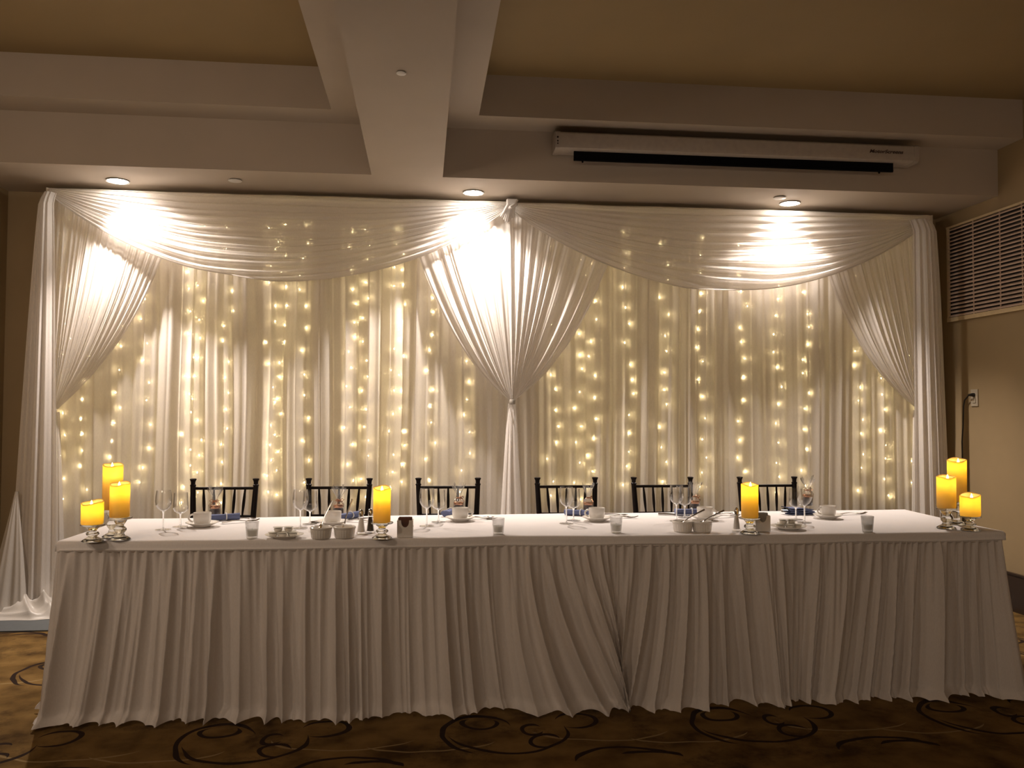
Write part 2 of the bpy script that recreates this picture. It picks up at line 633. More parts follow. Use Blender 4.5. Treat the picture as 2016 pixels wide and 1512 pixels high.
def curtain_sheet(x0, x1, y, z0, z1, seed, amp, wl, nx, nz, overlap=1.0, wrap=0):
    """vertical curtain with irregular, partly overlapping folds"""
    s = np.linspace(0, x1 - x0, nx)
    t = np.linspace(0, 1, nz)
    S, T = np.meshgrid(s, t, indexing='ij')
    warp = 0.25 * wl * vnoise(S / (wl * 2.3), seed + 1) + 0.015 * vnoise(T * 2.5 + S * 3, seed + 2) + 0.03 * vnoise(S * 1.4, seed + 7) * T
    ph = 2 * PI * (S + warp) / wl
    a = amp * (0.55 + 0.45 * vnoise(S / (wl * 1.7) + 30, seed + 3))
    dy = a * np.sin(ph) + 0.30 * amp * np.sin(2.63 * ph + 1.3 * vnoise(S / wl, seed + 4)) + 0.04 * amp * np.sin(6.1 * ph)
    dx = overlap * a * 0.75 * np.sin(2 * ph + 0.6)
    P = np.zeros(S.shape + (3,))
    P[..., 0] = x0 + S + dx
    P[..., 1] = y + dy
    P[..., 2] = z1 + (z0 - z1) * T
    # outer end of the lining bent forward, added to block bulb light leaking sideways
    if wrap:
        e = (x1 - P[..., 0]) if wrap > 0 else (P[..., 0] - x0)
        P[..., 1] -= 0.17 * (1 - sstep(0.0, 0.10, e))
    return P


xa, xm, xb = -2.46, 0.60, 3.70
for nm, x0, x1, lab, sd in (('lining_curtain', xa, xm, 'cream lining curtain behind the fairy lights, left half of backdrop', 3),
                            ('lining_curtain', xm, xb, 'cream lining curtain behind the fairy lights, right half of backdrop', 5)):
    o = MB().grid(curtain_sheet(x0, x1, Y_BACK, 0.012, 2.742, sd, 0.016, 0.16, 500, 8, 0.3, -1 if x0 == xa else 1)).build(nm, M_SHEER_BACK, auto=None)
    tag(o, lab, 'curtain', 'lining curtains of the backdrop')
for nm, x0, x1, lab, sd in (('sheer_curtain', xa, xm, 'sheer white pleated curtain veiling the fairy lights, left of centre drape', 13),
                            ('sheer_curtain', xm, xb, 'sheer white pleated curtain veiling the fairy lights, right of centre drape', 17)):
    o = MB().grid(curtain_sheet(x0, x1, Y_FRONT, 0.012, 2.71, sd, 0.016, 0.165, 900, 16, 0.7)).build(nm, M_SHEER, auto=None)
    tag(o, lab, 'curtain', 'sheer curtains of the backdrop')

# fairy lights
STR_L = (128, 170, 232, 288, 372, 392, 446, 535, 553, 600, 690, 718, 775, 790, 846, 918)
STR_R = (1088, 1142, 1166, 1236, 1310, 1382, 1462, 1532, 1584, 1690, 1738, 1795)
bulb_mb = MB().lathe([(0.0, -0.006), (0.0028, -0.003), (0.0030, 0.002), (0.0, 0.006)], 6)
bulb_me = bulb_mb.mesh('bulb')
bulb_me.materials.append(M_BULB)
for strands, lab in ((STR_L, 'curtain of warm white fairy lights behind the sheer left of centre'),
                     (STR_R, 'curtain of warm white fairy lights behind the sheer right of centre')):
    c = thing('fairy_light_curtain', lab, 'fairy lights', (aty(strands[0], 400, Y_BULB)[0], Y_BULB, 2.69), 0, 'fairy light curtains')
    ox = c.location.x
    xe = aty(strands[-1], 400, Y_BULB)[0]
    MB().tube([(-0.05, 0, 0), (xe - ox + 0.05, 0, 0)], 0.0015, 5).build('lead_wire', M_WIRE, c)
    for si, px in enumerate(strands):
        X = aty(px, 700, Y_BULB)[0] - ox
        off = 0.025 * vnoise(np.arange(24) * 0.9 + si * 40, 51)
        pts = []
        z = -0.10 - random.random() * 0.1
        while z > -2.02:
            k = len(pts)
            pts.append((X + float(off[k % 24]) + random.uniform(-0.026, 0.026), random.uniform(-0.012, 0.012), z))
            z -= random.uniform(0.095, 0.165)
        wire = [(X, 0, 0)] + pts + [(pts[-1][0], 0, -2.45)]
        sobj = MB().tube(wire, 0.0006, 4).build('strand', M_WIRE, c)
        for p in pts:
            b = obj('bulb', bulb_me, None, sobj)
            b.location = p


def swag(A, B, sag, seed, name, label):
    nu, nv = 170, 120
    U, V = np.meshgrid(np.linspace(0, 1, nu), np.linspace(0, 1, nv), indexing='ij')
    sh = 4 * U * (1 - U)
    A, B = np.array(A), np.array(B)
    P = A[None, None] * (1 - U[..., None]) + B[None, None] * U[..., None]
    vv = V + 0.02 * vnoise(V * 8 + U * 1.2, seed)
    P[..., 2] -= sag * vv * sh ** 0.92 + 0.035 * V
    q = V * 10.5 + 0.9 * vnoise(U * 2.2 + V * 1.5, seed + 1) + 0.25 * vnoise(U * 7, seed + 5)
    fold = np.sin(2 * PI * q) + 0.5 * np.sin(2 * PI * q * 2.17 + 1.0) + 0.25 * vnoise(V * 26 + 2 * vnoise(U * 1.5, seed + 2), seed + 3)
    P[..., 1] -= (0.0075 * fold) * sh ** 0.6 + 0.025 * np.sin(PI * V) ** 0.8 * sh + 0.026 * V * sh
    P[..., 2] += 0.006 * np.cos(2 * PI * q) * sh
    mb = MB().grid(P)
    t = thing(name, label, 'drape', tuple(A), 0, 'swags across the top of the backdrop')
    mb.v = [mb.v[0] - A]
    mb.build('swag_cloth', M_SWAG, t, auto=None)
    # added strip from swag top to lining, blocks bulb light leaking upwards
    n_ = 120
    W = np.zeros((n_, 5, 3))
    for j, (yy, zz) in enumerate(((-0.006, -0.006), (0.02, 0.006), (0.08, 0.010), (0.15, 0.008), (0.205, -0.02))):
        W[:, j, 0] = np.linspace(0.0, B[0] - A[0], n_)
        W[:, j, 1] = yy
        W[:, j, 2] = zz + 0.003 * vnoise(np.linspace(0, 20, n_), seed + 8)
    MB().grid(W).build('top_light_block', M_LIGHT_BLOCK, t, auto=None)
    hem = P[:, -1, :] - A
    MB().tube(hem + np.array([0, -0.002, 0]), 0.004, 6).build('hem', M_SWAG, t)
    return t


PA, PC, PB = (-2.43, Y_SWAG, Z_BAR), (0.578, Y_SWAG, Z_BAR), (3.655, Y_SWAG, Z_BAR)
swag(PA, PC, 0.535, 21, 'swag_drape', 'long white swag looping across the left half of the backdrop')
swag(PC, PB, 0.545, 27, 'swag_drape', 'long white swag looping across the right half of the backdrop')

# knot where the two swags meet
kn = thing('swag_knot', 'gathered knot of white chiffon where the two swags meet', 'knot', (0.585, Y_SWAG - 0.03, 2.70))
mb = MB()
for k in range(9):
    a = (k - 4) / 4.0
    pts = [(0.045 * a - 0.02, 0.02, -0.09 - 0.02 * math.cos(a * 3)), (0.03 * a - 0.012, -0.015, -0.04), (0.02 * a, -0.03, 0.0),
           (0.03 * a + 0.01, -0.012, 0.035), (0.035 * a + 0.015, 0.03, 0.045)]
    mb.tube(pts, (0.006, 0.010, 0.012, 0.011, 0.006), 8)
mb.build('knot_folds', M_DRAPE, kn)
mb = MB()
mb.tube([(-0.03, 0.0, -0.03), (0.0, -0.042, -0.018), (0.03, -0.03, 0.0), (0.045, 0.0, 0.012)], (0.008, 0.012, 0.012, 0.008), 8)
mb.build('wrap_fold', M_DRAPE, kn)


def q2(p0, p1, p2, t):
    return p0 * (1 - t) ** 2 + 2 * p1 * t * (1 - t) + p2 * t ** 2


def tie_drape(edges, tie_px, y, seed, nf, ztop, spread, name, label, nu=420, nv=60, amp=0.016, parent_only=False):
    """pleated panel hung along the bar and drawn together at one tie point; edges = list of (top_px_x, ctrl_px(x,y)) across"""
    tie = aty(tie_px[0], tie_px[1], y)
    us = np.linspace(0, 1, nu)
    vs = np.linspace(0, 1, nv)
    keys = np.linspace(0, 1, len(edges))
    tops = np.array([aty(e[0], 405, y)[0] for e in edges])
    cx = np.array([aty(e[1], e[2], y)[0] for e in edges])
    cz = np.array([aty(e[1], e[2], y)[2] for e in edges])
    T = np.interp(us, keys, tops)
    CX = np.interp(us, keys, cx)
    CZ = np.interp(us, keys, cz)
    U, V = np.meshgrid(us, vs, indexing='ij')
    tx = tie[0] + spread * (us - 0.5)
    P = np.zeros(U.shape + (3,))
    P[..., 0] = q2(T[:, None], CX[:, None], tx[:, None], vs[None])
    P[..., 2] = q2(np.full((nu, 1), ztop), CZ[:, None], tie[2], vs[None])
    ph = 2 * PI * nf * (us + 0.35 / nf * vnoise(us * nf * 0.6, seed))
    a = 0.45 + 0.55 * np.abs(vnoise(us * nf * 0.5 + 9, seed + 1))
    ridge = (1 - np.abs(np.sin(ph / 2)) ** 0.8) * 2 - 0.8
    f = a * ridge + 0.2 * np.sin(2.7 * ph)
    env = (1 - vs) ** 0.5 * 0.85 + 0.15
    P[..., 1] = y - amp * f[:, None] * env[None] - 0.035 * np.sin(PI * vs)[None] * np.sin(PI * us)[:, None]
    w = 0.012 * np.sin(2 * PI * us)[:, None] * vs[None] ** 4
    P[..., 1] -= 0.02 * vs[None] ** 3 * np.cos((us - 0.5) * PI)[:, None]
    base = np.array([tie[0], y, 0.0])
    t = thing(name, label, 'drape', tuple(base))
    mb = MB().grid(P - base)
    mb.build('gathered_panel', M_DRAPE, t, auto=None)
    return t, tie - base


def tail(t, top, zbot, w0, w1, seed, nf, name='tail', xs=0.0, mat=None, skew=0.0, pw=0.8, flat=0.5, nv=50):
    """fabric hanging below a tie: a folded half tube that widens downwards"""
    nu = 160
    U, V = np.meshgrid(np.linspace(0, 1, nu), np.linspace(0, 1, nv), indexing='ij')
    w = w0 + (w1 - w0) * V ** pw
    th = (U - 0.5) * PI * 1.15
    ph = 2 * PI * nf * (U + 0.25 / nf * vnoise(U * nf * 0.8 + V * 0.6, seed))
    r = 1 + 0.16 * np.sin(ph) * sstep(0, 0.3, V) + 0.06 * np.sin(2.6 * ph + 2)
    P = np.zeros(U.shape + (3,))
    P[..., 0] = top[0] + w / 2 * np.sin(th) * (1 + 0.05 * np.sin(ph)) + xs * V + skew * V ** 2
    P[..., 1] = top[1] - w * flat * np.cos(th) * r + 0.02
    P[..., 2] = top[2] + (zbot - top[2]) * V
    return MB().grid(P).build(name, mat or M_DRAPE, t, auto=None)


def tie_band(t, c, r, h, mat=None):
    pr = [(r * 1.02, -h / 2), (r * 1.12, -h / 4), (r * 1.12, h / 4), (r * 1.02, h / 2)]
    return MB().lathe(pr, 18, c, cap=False).build('tie_band', mat or M_TIE, t)


# centre
t, tp = tie_drape([(792, 872, 690), (900, 955, 640), (1008, 1008, 620), (1110, 1062, 640), (1232, 1150, 695)], (1008, 786), Y_TIE - 0.015, 31, 17, 2.70, 0.05,
                  'centre_tie_drape', 'white chiffon drape gathered into a point with silver tie, at the middle of the backdrop', amp=0.011)
tie_band(t, (tp[0], -0.022, tp[2] - 0.018), 0.019, 0.034)
tail(t, (tp[0], -0.005, tp[2] - 0.03), 0.012, 0.045, 0.19, 33, 5, 'tail', 0.0)
# left, tied back to the left upright
t, tp = tie_drape([(104, 100, 620), (180, 150, 640), (262, 225, 650), (350, 303, 640)], (108, 805), Y_TIE, 37, 17, 2.70, 0.035,
                  'left_tie_drape', 'white chiffon drape drawn back to the left post of the backdrop', amp=0.009)
tie_band(t, (tp[0], -0.018, tp[2] - 0.010), 0.016, 0.018, M_DRAPE)
tail(t, (tp[0], 0.0, tp[2] - 0.02), 0.20, 0.04, 0.10, 38, 4, 'tail', 0.02)
# right, tied back to the right upright
t, tp = tie_drape([(1602, 1655, 690), (1690, 1730, 690), (1760, 1785, 660), (1822, 1812, 620)], (1806, 802), Y_TIE, 41, 12, 2.70, 0.03,
                  'right_tie_drape', 'white chiffon drape drawn back to the right post of the backdrop', amp=0.014)
tie_band(t, (tp[0], -0.016, tp[2] - 0.008), 0.015, 0.016, M_DRAPE)
tail(t, (tp[0], 0.0, tp[2] - 0.02), 0.05, 0.035, 0.09, 43, 4, 'tail', 0.0)


def leg(px_top, px_mid, zb, y, seed, name, label, nf):
    """tall drape hanging at one end of the bar, widening downwards; px = (x0, x1) at y 385 and at y 900"""
    a0, a1 = aty(px_top[0], px_top[2], y), aty(px_top[1], px_top[2], y)
    b0, b1 = aty(px_mid[0], 900, y), aty(px_mid[1], 900, y)
    zt = a0[2]
    nu, nv = 200, 60
    U, V = np.meshgrid(np.linspace(0, 1, nu), np.linspace(0, 1, nv), indexing='ij')
    Zv = zt + (zb - zt) * V
    k = (zt - Zv) / (zt - b0[2])
    k = np.minimum(k, 1.25) ** 0.75
    xl = a0[0] + (b0[0] - a0[0]) * k
    xr = a1[0] + (b1[0] - a1[0]) * k
    ph = 2 * PI * nf * (U + 0.35 / nf * vnoise(U * nf * 0.7 + V * 0.8, seed))
    P = np.zeros(U.shape + (3,))
    P[..., 0] = xl + (xr - xl) * U
    P[..., 1] = y - 0.05 * np.sin(PI * U) - (0.016 * np.sin(ph) + 0.004 * np.sin(2.6 * ph)) * (0.4 + 0.6 * V)
    # round over the bar at the top
    top = sstep(0.03, 0.0, V)
    P[..., 1] += 0.05 * top
    P[..., 2] = Zv
    base = np.array([a0[0], y, 0])
    t = thing(name, label, 'drape', tuple(base))
    MB().grid(P - base).build('hanging_panel', M_DRAPE, t, auto=None)
    return t, base


tl, basel = leg((80, 106, 376), (36, 112), 0.10, 5.65, 45, 'left_end_drape', 'white drape hanging at the left end of the backdrop and pooling on the floor', 4)
tr_, baser = leg((1796, 1840, 430), (1799, 1866), 0.012, 5.65, 47, 'right_end_drape', 'white drape hanging straight at the right end of the backdrop', 6)

# satin tail pinned to the left end drape, and the fabric pooled on the floor
zk = aty(30, 968, 5.58)
tail(tl, (zk[0] - basel[0], 5.58 - basel[1], zk[2]), 0.02, 0.02, 0.27, 49, 3, 'satin_tail', -0.02, M_SATIN, -0.02, 1.0, 0.35)
nu, nv = 90, 50
U, V = np.meshgrid(np.linspace(0, 1, nu), np.linspace(0, 1, nv), indexing='ij')
px0, px1 = basel[0] - 0.30, basel[0] + 0.30
P = np.zeros(U.shape + (3,))
P[..., 0] = px0 + (px1 - px0) * U
P[..., 1] = 5.42 + 0.30 * V + 0.02 * vnoise(U * 6, 61)
dome = np.sin(PI * np.clip(U * 0.94 + 0.03, 0, 1)) ** 0.4 * sstep(0, 0.22, V) * (0.55 + 0.45 * sstep(0.2, 0.9, V))
wr = 1 - np.abs(np.sin(11.0 * U + 5.0 * V + 1.6 * vnoise(U * 3.3 + V, 64))) ** 0.7
wr2 = 1 - np.abs(np.sin(4.0 * U - 11.0 * V + 1.8 * vnoise(V * 4 + U * 2, 66))) ** 0.8
lump = 0.5 + 0.5 * vnoise(U * 4.5 + 3.0 * V, 63)
P[..., 2] = 0.010 + dome * (0.035 + (0.12 * wr + 0.08 * wr2 + 0.12 * lump) * (0.40 + 0.9 * V))
MB().grid(P - basel).build('floor_puddle', M_SATIN, tl, auto=None)

# ------------------------------------------------------------------ ceiling fittings
def downlight_make():
    t = thing('downlight', '', 'ceiling light', group='recessed downlights in the soffit')
    MB().lathe([(0.052, -0.001), (0.056, -0.006), (0.066, -0.007), (0.070, -0.001)], 32, cap=False).build('trim_ring', M_TRIM, t)
    MB().lathe([(0.0695, -0.0005), (0.0695, -0.0085), (0.0725, -0.0085), (0.0725, -0.0005)], 32, cap=False).build('outer_ring', M_TRIM_EDGE, t)
    MB().lathe([(0.0, -0.018), (0.03, -0.016), (0.046, -0.011), (0.053, -0.002)], 28).build('lens', M_LENS, t)
    for w, ang, bl in ((SPOT_W, 112, 0.65), (BEAM_W, 44, 0.9)):
        l = bpy.data.lights.new('downlight_lamp', 'SPOT')
        l.energy = w
        l.color = SPOT_COL
        l.spot_size = math.radians(ang)
        l.spot_blend = bl
        l.shadow_soft_size = 0.025
        o = bpy.data.objects.new('downlight_lamp', l)
        COL.objects.link(o)
        o.parent = t
        o.location = (0, 0, -0.048)
    return t


downlight = Kind(downlight_make)
for px, py, lab in ((232, 355, 'recessed downlight shining on the left swag, by the left end'), (932, 378, 'recessed downlight shining beside the swag knot at the middle'),
                    (1555, 399, 'recessed downlight shining on the right swag, next to a cover plate')):
    p = atz(px, py, ZS)
    o = downlight(lab, (p[0], p[1], ZS))
    aim = math.radians({232: -18, 932: 0, 1555: 4}[px])
    for ch in o.children:
        if ch.type == 'LIGHT':
            ch.rotation_euler = (0, aim, 0)


def cover_make():
    t = thing('sprinkler_cover', '', 'cover plate', group='round cover plates on the soffit')
    MB().lathe([(0.0, -0.012), (0.038, -0.011), (0.043, -0.008), (0.043, -0.006)], 28).build('disc', M_TRIM, t)
    MB().lathe([(0.036, -0.006), (0.036, 0.0)], 24, cap=False).build('collar', M_TRIM_EDGE, t)
    return t


cover = Kind(cover_make)
for px, py, lab in ((463, 354, 'round white cover plate on the soffit between left and middle downlights'),
                    (1535, 388, 'round white cover plate on the soffit beside the right downlight'),
                    (790, 142, 'small round cover plate under the ceiling beam')):
    p = atz(px, py, ZS)
    o = cover(lab, (p[0], p[1], ZS))
    if px == 790:
        o.scale = (0.5, 0.5, 0.8)

# projector screen
sx0, sx1 = 0.805, 3.20
sc = thing('projector_screen', 'white wall mounted roll-up projector screen case under the right coffer', 'projector screen', ((sx0 + sx1) / 2, 5.24, 2.99))
L_ = sx1 - sx0
prof = [(-0.002, 0.048), (-0.125, 0.048), (-0.140, 0.036), (-0.142, -0.034), (-0.136, -0.052), (-0.120, -0.060), (-0.002, -0.060)]
mb = MB()
n = len(prof)
for sx in (-L_ / 2 + 0.03, L_ / 2 - 0.03):
    mb.v.append(np.array([(sx, a, b) for a, b in prof]))
mb.n = 2 * n
mb.f = [(i, (i + 1) % n, n + (i + 1) % n, n + i) for i in range(n)] + [tuple(range(n))[::-1], tuple(range(n, 2 * n))]
mb.build('case', M_SCREENCASE, sc, auto=30)
for s in (-1, 1):
    mb = MB()
    pr = [(a * 1.03 - 0.0, b * 1.06) for a, b in prof]
    for sx in (s * (L_ / 2 - 0.032), s * L_ / 2):
        mb.v.append(np.array([(sx, a, b) for a, b in pr]))
    mb.n = 2 * n
    mb.f = [(i, (i + 1) % n, n + (i + 1) % n, n + i) for i in range(n)] + [tuple(range(n))[::-1], tuple(range(n, 2 * n))]
    cap_ = mb.build('end_cap', M_SCREENCASE, sc, auto=30)
    if s < 0:
        mb = MB()
        for zz, r in ((0.008, 0.006), (-0.016, 0.005), (-0.032, 0.0045)):
            mb.tube([(-L_ / 2 + 0.014, -0.1475, zz), (-L_ / 2 + 0.014, -0.143, zz)], r, 10)
        mb.build('screw_hole', M_HOLE, cap_)
    MB().box((s * (L_ / 2 - 0.3), -0.02, 0.058), (0.05, 0.03, 0.03)).build('bracket', M_STEEL, sc, smooth=False)
bx0, bx1 = aty(1130, 297, 5.15)[0] - sc.location.x, aty(1758, 320, 5.15)[0] - sc.location.x
MB().box(((bx0 + bx1) / 2, -0.085, -0.084), (bx1 - bx0, 0.016, 0.060)).build('screen_cloth', M_BLACK, sc, smooth=False)
MB().tube([(bx0, -0.085, -0.110), (bx1, -0.085, -0.110)], 0.010, 10).build('bottom_bar', M_BLACK, sc)
mb = MB()
for xx in (bx0 + 0.055, bx1 - 0.095):
    mb.tube([(xx, -0.085, -0.118), (xx, -0.090, -0.128)], 0.006, 8)
mb.build('pull_tab', M_BLACK, sc)
fc = bpy.data.curves.new('lettering', 'FONT')
fc.body = 'MotorScreens'
fc.size = 0.040
fc.shear = 0.3
fc.offset = 0.0008
fc.extrude = 0.0006
fc.align_x = 'CENTER'
fc.space_character = 1.0
fc.materials.append(M_LETTER)
tmp = bpy.data.objects.new('lettering', fc)
COL.objects.link(tmp)
bpy.context.view_layer.update()
lm = bpy.data.meshes.new_from_object(tmp.evaluated_get(bpy.context.evaluated_depsgraph_get()))
bpy.data.objects.remove(tmp)
lm.name = 'lettering'
fo = obj('lettering', lm, M_LETTER)
fo.parent = sc
fo.location = (aty(1744, 292, 5.1)[0] - sc.location.x, -0.1435, -0.013)
fo.rotation_euler = (PI / 2, 0, 0)
fo.scale = (1.0, 0.8, 1)

# ------------------------------------------------------------------ right wall: vent, outlet, cord
def onwall(px, py, x=XR):
    d = ray(px, py)
    return CAM + d * x / d[0]


vA, vB = onwall(1871, 451), onwall(1871, 627)
zt, zb, yv1, yv0 = vA[2], vB[2], vA[1], 4.35
vent = thing('air_vent', 'long louvred return air grille high on the right wall', 'vent', (XR, (yv0 + yv1) / 2, (zt + zb) / 2))
hh, ll = zt - zb, yv1 - yv0
MB().box((-0.003, 0, 0), (0.006, ll, hh)).build('backing', M_VENTDARK, vent, smooth=False)
fr = MB()
fr.box((-0.011, 0, -hh / 2 - 0.014), (0.022, ll + 0.04, 0.030))
fr.box((-0.011, 0, hh / 2 + 0.006), (0.022, ll + 0.04, 0.014))
fr.box((-0.011, ll / 2 + 0.008, 0), (0.022, 0.016, hh))
fr.box((-0.011, -ll / 2 - 0.008, 0), (0.022, 0.016, hh))
fr.build('frame', M_VENTFRAME, vent, smooth=False)
NS = 24
sl_me = None
for k in range(NS):
    z = -hh / 2 + hh * (k + 0.5) / NS
    if sl_me is None:
        th = 0.0025
        ca, sa = 0.012, 0.0085
        mb = MB()
        pr = [(-0.004, -sa * 0.2), (-0.020, -sa), (-0.020, -sa + th), (-0.004, sa)]
        pr = [(-0.006, 0.004), (-0.021, -0.009), (-0.021, -0.003), (-0.006, 0.0085)]
        for yy in (-ll / 2, ll / 2):
            mb.v.append(np.array([(a, yy, b) for a, b in pr]))
        mb.n = 8
        mb.f = [(i, (i + 1) % 4, 4 + (i + 1) % 4, 4 + i) for i in range(4)] + [(3, 2, 1, 0), (4, 5, 6, 7)]
        sl_me = mb.mesh('slat', False)
    o = obj('slat', sl_me, M_VENT, vent)
    o.location = (0, 0, z)
for px, py in ((1920, 530), (1973, 520)):
    y = onwall(px, py)[1] - vent.location.y
    MB().box((-0.014, y, 0), (0.008, 0.004, hh)).build('mullion', M_VENT, vent, smooth=False)
for k in (1, 2, 3):
    MB().box((-0.014, onwall(1973, 520)[1] - vent.location.y - 0.21 * k, 0), (0.008, 0.004, hh)).build('mullion', M_VENT, vent, smooth=False)

po = onwall(1920, 783)
ot = thing('wall_outlet', 'small wall outlet plate with black plug on the right wall', 'outlet', (XR, po[1], po[2]))
mb = MB().box((-0.004, 0, 0), (0.008, 0.075, 0.118))
mb.build('cover_plate', M_PLATE, ot, smooth=False)
MB().box((-0.010, 0, -0.02), (0.006, 0.034, 0.03)).build('socket', M_PLATE, ot, smooth=False)
cd = thing('power_cord', 'black power cord plugged into the outlet on the right wall', 'cord', (XR, po[1], po[2]))
MB().tube([(-0.009, 0, 0.02), (-0.022, 0, 0.02), (-0.05, 0.005, 0.018)], (0.014, 0.013, 0.006), 10).build('plug', M_CORD, cd)
cpts = [(-0.045, 0.005, 0.018)]
for px, py in ((1905, 781), (1899, 788), (1897, 800), (1896, 840), (1894, 870), (1895, 910), (1896, 1000), (1893, 1100)):
    q = onwall(px, py, XR - 0.03)
    cpts.append((-0.03, q[1] - po[1], q[2] - po[2]))
cpts[-1] = (-0.03, cpts[-1][1], 0.02 - po[2])
MB().tube(cpts, 0.005, 7).build('cable', M_CORD, cd)

# ------------------------------------------------------------------ head table
ZT = 0.750
FRONT = [(-1.49, 3.650), (-0.98, 3.628), (-0.49, 3.614), (0.10, 3.622), (0.36, 3.652), (0.62, 3.630), (1.04, 3.616), (2.0, 3.612), (2.66, 3.618)]
fx = np.array([p[0] for p in FRONT])
fy = np.array([p[1] for p in FRONT])
BACK = [(-1.465, 4.36), (2.70, 4.48)]


def front_y(x):
    return np.interp(x, fx, fy)


def back_y(x):
    return np.interp(x, [BACK[0][0], BACK[1][0]], [BACK[0][1], BACK[1][1]])


ht = thing('head_table', 'long head table with gathered white floor-length skirt', 'table', (0.6, 4.05, 0))
B0 = np.array([0.6, 4.05, 0])
for x0, x1 in ((-1.46, 0.36), (0.37, 2.64)):
    c = np.array([(x0, front_y(x0) + 0.04), (x1, front_y(x1) + 0.04), (x1, back_y(x1) - 0.03), (x0, back_y(x0) - 0.03)])
    v = [(a - 0.6, b - 4.05, z) for z in (0.715, 0.742) for a, b in c]
    MB().add(v, [(3, 2, 1, 0), (4, 5, 6, 7), (0, 1, 5, 4), (1, 2, 6, 5), (2, 3, 7, 6), (3, 0, 4, 7)]).build('tabletop', M_CUSHION, ht, smooth=False)
    for xx in (x0 + 0.2, x1 - 0.2):
        MB().tube([(xx - 0.6, -0.25, 0.72), (xx - 0.6, -0.25, 0.0)], 0.014, 8).build('leg', M_STEEL, ht)
        MB().tube([(xx - 0.6, 0.28, 0.72), (xx - 0.6, 0.28, 0.0)], 0.014, 8).build('leg', M_STEEL, ht)

# cloth on top: short drop all round
nu, nv = 260, 60
d = 0.045
Lx = 2.68 + 1.48
u = np.concatenate([np.linspace(-d, 0, 5)[:-1], np.linspace(0, Lx, nu - 8), np.linspace(Lx, Lx + d, 5)[1:]])
v = np.concatenate([np.linspace(-d, 0, 6)[:-1], np.linspace(0, 1, nv - 10), 1 + np.linspace(0, d, 6)[1:]])
U, V = np.meshgrid(u, v, indexing='ij')
uc, vc = np.clip(U, 0, Lx), np.clip(V, 0, 1)
ex = np.maximum(np.maximum(-U, U - Lx), 0)
ey = np.maximum(np.maximum(-V, V - 1), 0)
ux = uc / Lx
xf = fx[0] + (fx[-1] - fx[0]) * ux
xbk = BACK[0][0] + (BACK[1][0] - BACK[0][0]) * ux
X = xf + (xbk - xf) * vc
Yf = front_y(xf)
Yk = back_y(xbk)
Y = Yf + (Yk - Yf) * vc
drop = np.maximum(ex, ey)
outw = 0.008 * (1 - np.exp(-drop / 0.008))
X = X + outw * np.sign(U - Lx / 2) * (ex > 0)
Y = Y + outw * np.sign(V - 0.5) * (ey > 0)
Z = ZT + 0.0 - np.where(drop > 0, drop - 0.004 * (1 - np.exp(-drop / 0.004)), 0)
Z = Z + 0.0012 * vnoise(X * 5 + Y * 3, 71) * (drop == 0) + 0.003 * vnoise(X * 3, 73) * (drop > 0.01)
seam = np.exp(-((X - 0.34) / 0.03) ** 2) * 0.0015
Z = Z + seam * (drop == 0)
P = np.stack([X, Y, Z], -1)
cl = MB().grid(P).build('tablecloth', M_CLOTH, auto=None)
tag(cl, 'white cloth spread over the top of the long head table', 'tablecloth')
# doubled hem line along the front
mb = MB()
hx = np.linspace(fx[0] + 0.01, fx[-1] - 0.01, 120)
mb.tube(np.stack([hx, front_y(hx) - 0.0095, 0.7185 + 0.003 * vnoise(hx * 3, 73) - 0.004], 1), 0.0045, 6)
mb.build('hem', M_CLOTH, cl)

# gathered skirt
path = [(BACK[0][0] - 0.005, BACK[0][1] - 0.05)]
path += [(FRONT[0][0] - 0.006, 3.70)]
for k in range(1, 6):
    a = PI + (PI / 2) * k / 6
    path.append((FRONT[0][0] + 0.03 + 0.036 * math.cos(a), FRONT[0][1] + 0.03 + 0.036 * math.sin(a)))
for x, y in FRONT[1:-1]:
    path.append((x, y - 0.004))
for k in range(1, 6):
    a = 1.5 * PI + (PI / 2) * k / 6
    path.append((FRONT[-1][0] - 0.03 + 0.036 * math.cos(a), FRONT[-1][1] + 0.03 + 0.036 * math.sin(a)))
path += [(FRONT[-1][0] + 0.008, 3.70), (BACK[1][0] + 0.005, BACK[1][1] - 0.05)]
path = np.array(path)
seg = np.linalg.norm(np.diff(path, axis=0), axis=1)
cum = np.concatenate([[0], np.cumsum(seg)])
LT = cum[-1]
ns, nt_ = 1900, 44
s = np.linspace(0, LT, ns)
cx = np.interp(s, cum, path[:, 0])
cyy = np.interp(s, cum, path[:, 1])
kern = np.ones(25) / 25
pad = 12
tx = np.gradient(cx)
ty = np.gradient(cyy)
tx = np.convolve(np.pad(tx, pad, 'edge'), kern, 'valid')
ty = np.convolve(np.pad(ty, pad, 'edge'), kern, 'valid')
nn = np.hypot(tx, ty)
nx_, ny_ = ty / nn, -tx / nn
s_front = cum[7]                        # where the front run starts
S, T = np.meshgrid(s, np.linspace(0, 1, nt_), indexing='ij')
XX = cx[:, None] + 0 * T
pin = 0.836
dxp = XX - pin
shift = 0.055 * vnoise(S / 0.4, 81) * T ** 1.2 + np.sign(dxp) * 0.13 * np.exp(-np.abs(dxp) / 0.35) * T ** 1.4 * (1 - np.exp(-np.abs(dxp) / 0.05))
q = S + shift
fine = np.sin(2 * PI * (S / 0.036 + 0.7 * vnoise(S / 0.11, 83))) + 0.5 * vnoise(S / 0.012, 84)


def ridges(x, wl, sd):
    p = x / wl + 0.55 * vnoise(x / (wl * 1.6), sd)
    r = 1 - np.abs(np.sin(PI * p)) ** 0.75
    return (r * 2 - 0.75) * (0.6 + 0.4 * vnoise(x / (wl * 1.3) + 50, sd + 1))


